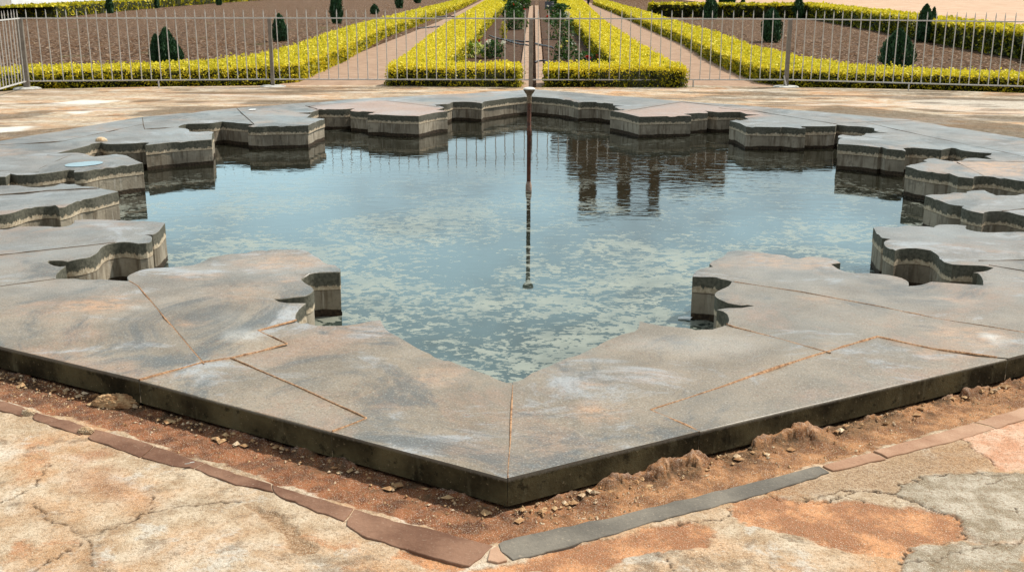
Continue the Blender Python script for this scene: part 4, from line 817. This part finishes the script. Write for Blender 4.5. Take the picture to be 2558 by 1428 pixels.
HG = 'clipped golden hedges of the garden'
# hedge between the left path and the left flower bed, with its return along the terrace
pl = UU([(1213, 0), (1186, 17), (1119, 54), (1065, 91), (1018, 128), (985, 149)], .20); bl = UU([(1272, 18), (1245, 43), (1209, 84), (1191, 113), (1176, 135)], ZG)
yf = 21.72; xa = x_at(yf, 967, 190); xb = x_at(yf, 1296, 190)
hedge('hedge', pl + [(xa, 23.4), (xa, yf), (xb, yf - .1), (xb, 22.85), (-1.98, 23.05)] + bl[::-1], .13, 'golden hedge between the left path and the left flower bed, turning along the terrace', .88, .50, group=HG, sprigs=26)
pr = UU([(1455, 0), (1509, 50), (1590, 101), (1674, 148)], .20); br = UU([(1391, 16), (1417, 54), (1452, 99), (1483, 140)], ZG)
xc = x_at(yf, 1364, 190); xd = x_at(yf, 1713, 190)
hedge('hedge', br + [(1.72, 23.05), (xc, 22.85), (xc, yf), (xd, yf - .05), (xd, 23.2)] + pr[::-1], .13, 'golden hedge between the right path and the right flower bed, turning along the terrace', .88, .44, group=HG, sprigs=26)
# outer hedges: long diagonal run beside the path and a return along the terrace
ol = UU([(1190, 3), (1153, 22), (1085, 47), (1018, 74), (954, 99), (904, 129), (860, 158), (793, 188), (746, 211)], ZG)
inner = [(a - 1.35, b) for a, b in ol[:-2]]
hedge('hedge', ol + [(-5.5, 23.1), (-6.4, 22.35), (-8.2, 21.95), (-9.6, 21.45), (-11.0, 20.6), (-14.6, 18.4), (-15.2, 19.5), (-11.9, 21.8), (-10.2, 22.6), (-8.5, 23.2), (-7.4, 24.0), (-6.7, 25.6)] + inner[::-1], .06, 'golden hedge left of the left path, curving round to the left along the fence', .88, .58, group=HG, sprigs=40)
orr = UU([(1482, 13), (1556, 44), (1623, 77), (1710, 116), (1765, 151), (1832, 185), (1900, 213)], ZG)
inner = [(a + 1.25, b) for a, b in orr[:-2]]
hedge('hedge', orr + [(5.2, 23.3), (5.9, 22.6), (7.7, 22.1), (9.4, 21.3), (11.5, 20.3), (15.0, 18.9), (15.5, 19.9), (11.9, 21.6), (9.7, 22.5), (7.9, 23.4), (6.9, 24.4), (6.4, 26.5)] + inner[::-1], .02, 'golden hedge right of the right path, curving round to the right along the fence', .88, .46, group=HG, sprigs=60)
# far hedges round the two soil plots
hedge('hedge', UU([(0, 49), (141, 45), (296, 29), (420, 18), (555, 8), (620, -4)], ZG) + [(-32.5, 170), (-31.6, 104), (-30.6, 77), (-30.4, 50), (-29.2, 50)], .30, 'far yellow-green hedge in front of the white wall at upper left', .62, .45, leaf=.05, group=HG)
fr = UU([(2700, 195), (2558, 150), (2285, 100), (2200, 80), (2001, 43)], ZG)
hedge('hedge', fr + [(fr[-1][0] + 1.2, fr[-1][1] + .5)] + [(a + 1.25, b + .3) for a, b in fr[:-1]][::-1], .42, 'far right hedge with dark sides beside the pink sandy yard', .78, .22, leaf=.042, group=HG, sprigs=20)
hedge('hedge', [(7.2, 71.5), (10.5, 70.8), (16.0, 69.9), (17.3, 70.2), (17.3, 71.5), (10.5, 72.4), (7.2, 73)], .42, 'short hedge running across behind the right soil plot', .66, .20, leaf=.05, group=HG)

def crown(n, R0, h, z0, rs, size, lean=0, fork=None):
    a = rng.random(n) * 2 * math.pi; t = rng.random(n) ** .8; prof = np.sin(np.clip(t * .86 + .14, 0, 1) * math.pi) ** .55 * (1 - .28 * t)
    lump = 1 + .42 * (fbm(a * 2.4 + rs, t * 3 + rs, rs) - .5) * 2 + .5 * (fbm(a * 6 + rs, t * 4, rs + 5, 2) - .5)
    r = R0 * prof * lump * np.sqrt(rng.uniform(.35, 1, n)); c = np.c_[r * np.cos(a) + lean * t, r * np.sin(a), z0 + t * h + rng.normal(0, .02, n)]
    tone = np.clip(.5 + .8 * (fbm(a * 3 + rs, t * 9, rs + 2) - .5) + rng.normal(0, .18, n), 0, 1)
    return c, size * rng.uniform(.7, 1.7, n), tone, np.tile((0, 0, 1.6), (n, 1))
def cypress(px, py, h, w, label, seed, fork=False, twin=False):
    c = U(px, py, ZG); d = c[1]; e = empty('cypress_bush', (c[0], c[1], ZG - .02), label, 'cypress', 'small dark cypress bushes in the garden'); s = .030 * max(1, d / 27) ** .7; n = int(min(7000, 1.5 * w * h * 3.0 / (s * s * .5)))
    parts = [crown(n, w / 2, h, .03, seed, s)]
    if twin:
        parts = [crown(int(n * .75), w * .33, h, .03, seed, s), crown(int(n * .45), w * .22, h * .82, .03, seed + 4, s), crown(int(n * .5), w * .30, h * .62, .02, seed + 6, s)]
        parts[0][0][:, 0] += w * .02; parts[1][0][:, 0] -= w * .30; parts[2][0][:, 0] += w * .24
    if fork: q = crown(n // 5, w * .16, h * .42, h * .52, seed + 9, s); q[0][:, 0] += w * .42; parts.append(q)
    V, Q, T = leaves(np.concatenate([p[0] for p in parts]), np.concatenate([p[1] for p in parts]), np.concatenate([p[2] for p in parts]), np.concatenate([p[3] for p in parts]), .38)
    quads_obj('crown', V, Q, M['cypress'], e, attrs={'tone': T})
    MB().tube([(0, 0, -.05), (.005, 0, h * .3), (0, 0, h * .72)], [.035, .028, .008], 8).build('trunk', M['bark'], e)
def cyp(px, py, top, wpx, label, seed, **kw):
    c = U(px, py, ZG); h = height_at(c[1], px, top) - ZG; w = wpx / FOC * c[1] * .98; cypress(px, py, h, w, label, seed, **kw)
cyp(418, 162, 74, 84, 'broad dark cypress bush with several tops behind the left fence', 1, twin=True)
cyp(700, 104, 38, 42, 'dark cypress bush beside the left fence post, partly behind the hedge', 2)
cyp(842, 60, -32, 35, 'tall dark cypress above the left golden hedge', 3)
cyp(936, 36, 13, 23, 'tiny round cypress peeping over the left golden hedge', 4)
cyp(998, 22, -24, 22, 'narrow cypress near the far end of the left soil plot', 5)
cyp(1043, 9, -22, 20, 'farthest small cypress of the left soil plot', 6)
cyp(275, 34, -14, 22, 'dark cypress in front of the far left hedge, nearest the white wall', 7)
cyp(390, 21, -14, 19, 'dark cypress in front of the far left hedge, middle of three', 8)
cyp(547, 14, -14, 16, 'small cypress at the right end of the far left hedge', 9)
cyp(1774, 49, -10, 38, 'dark cypress at the left of the right soil plot, just over the hedge', 10)
cyp(1814, 37, -34, 44, 'wide dark cypress behind the one just over the right hedge', 11)
cyp(1854, 37, -8, 15, 'thin cypress in front of the cross hedge at the back', 12)
cyp(1992, 46, -6, 32, 'dark cypress at the corner of the far right hedge', 13)
cyp(1925, 106, 25, 54, 'bright green cypress just left of the right fence post', 14)
cyp(2238, 178, 78, 86, 'large bushy cypress behind the right fence, nearest of the right plot', 15)
cyp(2306, 106, 14, 46, 'dark cypress with a forked top standing in the far right hedge', 16, fork=True)

def shrub(px, py, r, h, label, mat, n, size, seed, flowers=None, z=ZG + .06, cat='plant', name='garden_plant', flat=.45, aspect=.45):
    c = U(px, py, z); e = empty(name, (c[0], c[1], z), label, cat, 'plants in the flower beds')
    a = rng.random(n) * 2 * math.pi; t = rng.random(n); rr = r * np.sqrt(rng.random(n)) * np.sin(np.clip(.25 + .75 * t, 0, 1) * math.pi * .8 + .3) * (1 + .5 * (fbm(a * 2, t * 3, seed) - .5) * 2)
    C = np.c_[rr * np.cos(a), rr * np.sin(a), .02 + t * h]; V, Q, T = leaves(C, size * rng.uniform(.6, 1.3, n), np.clip(rng.normal(.5, .28, n), 0, 1), np.tile((0, 0, flat), (n, 1)), aspect)
    quads_obj('leaves', V, Q, M[mat], e, attrs={'tone': T}); st = MB()
    for k in range(5): w = rng.uniform(-1, 1, 2) * r * .5; st.tube([(0, 0, -.05), (w[0] * .4, w[1] * .4, h * .4), (w[0], w[1], h * .8)], [.012, .009, .004], 6)
    st.build('stems', M['bark'], e)
    for fm, k, fs in flowers or []:
        for _ in range(k):
            p = np.array([rng.normal(0, r * .55), rng.normal(-r * .3, r * .3), h * rng.uniform(.5, 1.05)]); fs *= 1; m = 10; V, Q, T = leaves(p + rng.normal(0, fs * .35, (m, 3)), np.full(m, fs * .6), rng.random(m), np.tile((0, -.3, .6), (m, 1)), .8)
            quads_obj('flower', V, Q, M[fm], e, attrs={'tone': T})
shrub(1185, 143, .45, .36, 'pale variegated croton with broad cream leaves behind the left front hedge', 'croton', 150, .10, 1)
shrub(1232, 145, .36, .46, 'dark green bush with a few cream flowers beside the croton', 'green', 420, .055, 2, [('cream', 3, .08), ('red', 2, .05)])
shrub(1257, 98, .16, .62, 'single upright yellow plant in the left flower bed', 'yellowleaf', 110, .06, 3, flat=1.2)
shrub(1286, 74, .55, .85, 'dark leafy bush in the left flower bed, middle one', 'green', 700, .07, 4, [('red', 1, .06)])
shrub(1282, 44, .7, .9, 'leafy bush with reddish blooms farther along the left flower bed', 'green', 800, .10, 5, [('red', 2, .07)])
shrub(1290, 22, 1.1, 1.2, 'large dark green bush at the far end of the left flower bed', 'green', 900, .15, 6)
shrub(1414, 150, .42, .55, 'rose bush with small yellow flowers in the right flower bed, nearest', 'green', 520, .05, 7, [('yellow', 4, .05)])
shrub(1402, 98, .55, .95, 'rose bush with white blooms in the right flower bed', 'green', 520, .065, 8, [('cream', 5, .06), ('yellow', 1, .06)])
shrub(1376, 57, .4, .3, 'low plant with one red flower beside the channel', 'green', 160, .06, 9, [('red', 1, .10)])
shrub(1400, 46, .8, .8, 'green bush with pale blooms in the right flower bed, before the blue drum', 'green', 700, .10, 10, [('cream', 3, .08)])
shrub(1397, 16, 1.1, 1.3, 'dark bush behind the blue-grey drum', 'green', 700, .14, 11)
shrub(1465, 157, .30, .26, 'low plant with red flowers behind the right front hedge', 'green', 170, .05, 12, [('red', 3, .07)])
shrub(1508, 158, .24, .28, 'small red flower peeping over the right front hedge, rightmost', 'green', 90, .05, 13, [('red', 2, .09)])

# ------------------------------------------------------------------ blue drum, hoses
c = U(1372, 23, ZG + .05); s = c[1] / FOC; dr = empty('barrel', (c[0], c[1], ZG + .05), 'blue-grey plastic drum standing by the channel at the far end of the bed', 'barrel'); w = 11 * s; hh = 17 * s * 1.0
MB().lathe([(w * .93, 0), (w * .97, hh * .04), (w * .95, hh * .3), (w, hh * .33), (w, hh * .38), (w * .95, hh * .41), (w * .95, hh * .62), (w, hh * .65), (w, hh * .70), (w * .95, hh * .73), (w * .97, hh * .96), (w * .92, hh)], 28).build('body', M['drum'], dr)
MB().lathe([(w * .99, hh * .955), (w * 1.03, hh * .96), (w * 1.03, hh * .99), (w * .99, hh * 1.0)], 28).build('rim', M['drum'], dr)
def hose(px, label, z=ZG + .09, r=.028):
    P = smooth_line(UU(px, z), False, lim=80, step=.25); o = MB().tube([(a, b, z + .012 * math.sin(3 * i)) for i, (a, b) in enumerate(P)], r, 8).build('garden_hose', M['hose'], None, True, None); tag(o, label, 'hose', 'black hoses lying in the garden')
hose([(1042, 71), (1070, 69), (1100, 66), (1122, 63), (1128, 60), (1118, 58)], 'black hose lying across the left path')
hose([(1090, 43), (1118, 41), (1136, 42), (1142, 46), (1135, 49)], 'looped dark hose end farther along the left path', r=.034)
hose([(1222, 89), (1240, 96), (1262, 100), (1290, 103), (1322, 105)], 'upper of two black hoses across the left flower bed', ZG + .14)
hose([(1258, 99), (1280, 106), (1300, 111), (1322, 114)], 'lower of two black hoses across the left flower bed', ZG + .14)
hose([(1338, 109), (1356, 114), (1372, 117), (1382, 120)], 'black hose crossing the right channel edge', -.22)
hose([(1337, 156), (1345, 152), (1358, 152), (1374, 155), (1390, 157)], 'nearest black hose leaving the channel towards the right hedge', -.22, .022)

# ------------------------------------------------------------------ iron fence: one panel per straight run
ZF = -.225
def zfor(Q, px, py): return H + float(ray(px, py)[2] / np.hypot(ray(px, py)[0], ray(px, py)[1])) * math.hypot(*Q)
PST = [U(68, 221, ZF), U(682, 216, ZF), U(1325.5, 217, ZF), U(1963, 217, ZF)]
TR = zfor(PST[2], 1325, 47) - ZF; BR = zfor(PST[2], 1325, 199.5) - ZF; TIP = zfor(PST[2], 1350, 25) - ZF
lq = U(0, 222, ZF + BR); l0 = Vector(PST[0]); ld = (Vector(lq) - l0).normalized(); PLEFT = tuple(l0 + ld * 4.4)
rq = U(2558, 216, ZF + BR); r0 = Vector(PST[3]); rd = (Vector(rq) - r0).normalized(); PRIGHT = tuple(r0 + rd * 5.3)
pk = MB().lathe([(.0092, BR), (.0092, TIP - .095), (.012, TIP - .085), (.002, TIP)], 8); pk_mesh = None
def panel(A, B, n, label, legs=(), post='A', wide=.08, pad=True, endpost=False):
    global pk_mesh
    A, B = Vector(A), Vector(B); l = (B - A).length; ang = math.atan2((B - A).y, (B - A).x)
    e = empty('fence_panel', (A.x, A.y, ZF), label, 'fence', 'spiked iron fence panels round the pool terrace', ang)
    MB().box(.0, l, -.014, .014, TR - .011, TR + .011).build('top_rail', M['iron'], e, False, None); MB().box(0, l, -.014, .014, BR - .011, BR + .011).build('bottom_rail', M['iron'], e, False, None)
    for k in range(n):
        if pk_mesh is None: o = pk.build('picket', M['iron'], e); pk_mesh = o
        else: o = pk_mesh.copy(); COL.objects.link(o); o.parent = e
        o.location = (l * (k + .75) / (n + .4), rng.normal(0, .002), rng.normal(0, .004)); o.rotation_euler = (rng.normal(0, .006), rng.normal(0, .006), 0)
    for q in (post or ''):
        xx = 0 if q == 'A' else l
        bevel(MB().box(xx - wide / 2, xx + wide / 2, -wide / 2, wide / 2, -.02, TR - .012).build('post', M['post'], e, False, None), .006, 2)
        if not pad: continue
        pdv = MB().lathe([(.26, -.03), (.25, .004), (.21, .018), (.06, .026)], 22); o = pdv.build('base_pad', M['pad'], e); o.location.x = xx; o.scale.y = .8
    if endpost: bevel(MB().box(l - .038, l + .038, -.038, .038, -.02, TR - .012).build('post', M['post'], e, False, None), .006, 2)
    for f in legs: MB().box(l * f - .012, l * f + .012, -.012, .012, -.02, BR - .011).build('leg', M['iron'], e, False, None)
    return e
panel(PST[0], PLEFT, 25, 'spiked fence panel turning towards the camera at the left edge of the picture', (), '')
panel(PST[0], PST[1], 25, 'spiked fence panel in front of the broad cypress on the left', (.53,), 'A', .10)
panel(PST[1], PST[2], 26, 'spiked fence panel across the left path, ending behind the fountain pipe', (), 'A', .065, True, True)
panel(PST[2], PST[3], 25, 'spiked fence panel across the right path, starting behind the fountain pipe', (.635,), 'B', .075)
panel(PST[3], PRIGHT, 31, 'spiked fence panel in front of the large cypress on the right', (.43,), '')
# leaning stay bar at the right post
q = PST[3]; tag(MB().tube([(q[0] - .01, q[1] - .07, ZF + .02), (q[0] - .06, q[1] - .045, ZF + .22)], .014, 8).build('stay_bar', M['iron']), 'short leaning metal stay at the foot of the right fence post', 'stay bar')

# ------------------------------------------------------------------ white wall at upper left
ww = empty('garden_wall', (-35, 55, ZG), 'long whitewashed wall with a grey left end behind the far left hedge', 'wall'); winv = Matrix.Translation((35, -55, -ZG))
d1 = 34.2 * FOC / (1338 - 75)
child(MB().box(-35.2, -34.8, 40, d1, ZG - .2, 2.4).build('grey_section', M['greywash'], None, False, None), ww, winv)
child(MB().box(-35.22, -34.78, d1, 150, ZG - .2, 2.4).build('white_section', M['whitewash'], None, False, None), ww, winv)
child(MB().box(-35.3, -34.7, 40, 150, 2.4, 2.5).build('coping', M['greywash'], None, False, None), ww, winv)

# ------------------------------------------------------------------ stone pavilion behind the garden, seen in the water
D = 150.0
def bx(px): return x_at(D, px, -60)
def bz(py): X_, Y_, Z_ = ray(1500, py); return (2 * ZW - H) + D * float(-Z_ / Y_)
pv = empty('pavilion', (bx(1650), D, ZG), 'brown stone pavilion with a small arcade on its roof, mirrored in the pool', 'building'); pinv = Matrix.Translation((-bx(1650), -D, -ZG))
PB = M['brown']
child(MB().box(bx(1436), bx(1838), D, D + 20, -.6, bz(452)).build('main_block', PB, None, False, None), pv, pinv)
child(MB().box(bx(1838), bx(1990), D + 2, D + 16, -.6, bz(428)).build('side_wing', PB, None, False, None), pv, pinv)
child(MB().box(bx(1384), bx(1436), D + 3, D + 14, -.6, bz(374)).build('low_wing', PB, None, False, None), pv, pinv)
child(MB().box(bx(1430), bx(1845), D - .8, D + 20.6, bz(452), bz(456)).build('cornice', PB, None, False, None), pv, pinv)
def arch_panel(x0, x1, z0, z1, name='arch', n=14, depth=1.4):
    w = (x1 - x0) / 2; cx_ = (x0 + x1) / 2; zc = z1 - w * 1.0; O = []; 
    for i in range(n + 1):
        t = math.pi * i / n; O.append((cx_ - w * math.cos(t), zc + w * .9 * math.sin(t) ** .8))
    V = []; F = []
    for dy in (D, D + depth):
        for a, b in O: V += [(a, dy, b), (a, dy, z1)]
    m = len(O) * 2
    for i in range(n):
        F += [(2 * i, 2 * i + 1, 2 * i + 3, 2 * i + 2), (m + 2 * i, m + 2 * i + 2, m + 2 * i + 3, m + 2 * i + 1), (2 * i, 2 * i + 2, m + 2 * i + 2, m + 2 * i)]
    child(mesh_obj(name, V, F, PB, None, False), pv, pinv)
zt0, zt1 = bz(456), bz(528)
for a, b in ((1458, 1502), (1558, 1592), (1642, 1668)): child(MB().box(bx(a), bx(b), D, D + 1.4, zt0, zt1).build('arcade_pier', PB, None, False, None), pv, pinv)
for a, b in ((1502, 1558), (1592, 1642)): arch_panel(bx(a), bx(b), zt0, zt1)
child(MB().box(bx(1453), bx(1673), D - .4, D + 1.8, zt1, bz(536)).build('arcade_roof', PB, None, False, None), pv, pinv)
child(MB().box(bx(1700), bx(1840), D + .5, D + 8, bz(456), bz(474)).build('roof_parapet', PB, None, False, None), pv, pinv)

# ------------------------------------------------------------------ person on the right path
def person(px, py):
    c = U(px, py, ZG + .05); e = empty('person', (c[0], c[1], ZG + .05), 'person in dark trousers walking on the right path, only the legs in view', 'person', rz=R(25))
    def skin(name, P, E, Rd, mat, root=0, parent=e):
        me = bpy.data.meshes.new(name); me.from_pydata(P, E, []); me.update(); o = bpy.data.objects.new(name, me); COL.objects.link(o); o.parent = parent; me.materials.append(mat)
        m = o.modifiers.new('skin', 'SKIN'); m.use_smooth_shade = True
        for i, r_ in enumerate(Rd): v = me.skin_vertices[0].data[i]; v.radius = (r_, r_ * .85); v.use_root = i == root
        s = o.modifiers.new('sub', 'SUBSURF'); s.levels = 1; s.render_levels = 2; return o
    bodyP = [(0, 0, .92), (0, 0, 1.12), (0, -.01, 1.34), (0, 0, 1.47), (0, -.01, 1.53), (0, -.03, 1.63), (0, -.02, 1.72), (-.10, 0, .88), (-.13, -.14, .50), (-.13, -.10, .10), (-.13, -.24, .04), (.10, 0, .88), (.12, .10, .50), (.12, .24, .11), (.12, .12, .04),
             (-.19, 0, 1.40), (-.25, .06, 1.14), (-.25, -.06, .90), (-.25, -.09, .80), (.19, 0, 1.40), (.25, -.07, 1.14), (.25, -.18, .92), (.25, -.21, .82)]
    bodyE = [(0, 1), (1, 2), (2, 3), (3, 4), (4, 5), (5, 6), (0, 7), (7, 8), (8, 9), (9, 10), (0, 11), (11, 12), (12, 13), (13, 14), (2, 15), (15, 16), (16, 17), (17, 18), (2, 19), (19, 20), (20, 21), (21, 22)]
    b = skin('body', bodyP, bodyE, [.14, .13, .15, .07, .055, .10, .085, .09, .062, .04, .035, .09, .062, .04, .035, .06, .046, .033, .035, .06, .046, .033, .035], M['skin'])
    for s_, sx, hx in ((-1, -.25, (-.25, -.09, .80)), (1, .25, (.25, -.21, .82))):
        for k, (dx, dy, ln) in enumerate(((-.03, -.02, .075), (-.01, -.03, .09), (.01, -.03, .095), (.03, -.02, .085), (.035 * -s_, -.05, .055))):
            skin('finger', [(hx[0] + dx * .8, hx[1] + dy * .6, hx[2] - .01), (hx[0] + dx, hx[1] + dy - .01, hx[2] - ln * .6), (hx[0] + dx, hx[1] + dy - .03, hx[2] - ln)], [(0, 1), (1, 2)], [.009, .008, .006], M['skin'], parent=b)
    skin('trousers', [(0, 0, .96), (-.10, 0, .87), (-.13, -.14, .50), (-.13, -.10, .12), (.10, 0, .87), (.12, .10, .50), (.12, .24, .14)], [(0, 1), (1, 2), (2, 3), (0, 4), (4, 5), (5, 6)], [.155, .105, .082, .075, .105, .082, .075], M['cloth'])
    skin('shirt', [(0, 0, .94), (0, 0, 1.14), (0, -.01, 1.36), (0, 0, 1.46), (-.19, 0, 1.41), (-.25, .05, 1.18), (.19, 0, 1.41), (.25, -.06, 1.18)], [(0, 1), (1, 2), (2, 3), (2, 4), (4, 5), (2, 6), (6, 7)], [.165, .155, .17, .085, .08, .065, .08, .065], M['shirt'])
    skin('hair', [(0, .01, 1.66), (0, -.01, 1.76), (0, .03, 1.72)], [(0, 1), (1, 2)], [.098, .085, .08], M['hair'])
    skin('shoe', [(-.13, -.08, .04), (-.13, -.16, .035), (-.13, -.25, .03)], [(0, 1), (1, 2)], [.05, .048, .036], M['hair']); skin('shoe', [(.12, .25, .06), (.12, .18, .04), (.12, .09, .03)], [(0, 1), (1, 2)], [.05, .048, .036], M['hair'])
    for s_ in (-1, 1):
        bm = bmesh.new(); bmesh.ops.create_uvsphere(bm, u_segments=10, v_segments=8, radius=.011); me = bpy.data.meshes.new('eye'); bm.to_mesh(me); bm.free(); finish('eye', me, M['hair'], b, True, None, None, None, None, (s_ * .033, -.118, 1.645))
    skin('nose', [(0, -.115, 1.64), (0, -.135, 1.615)], [(0, 1)], [.012, .016], M['skin'], parent=b)
person(1470, 14)
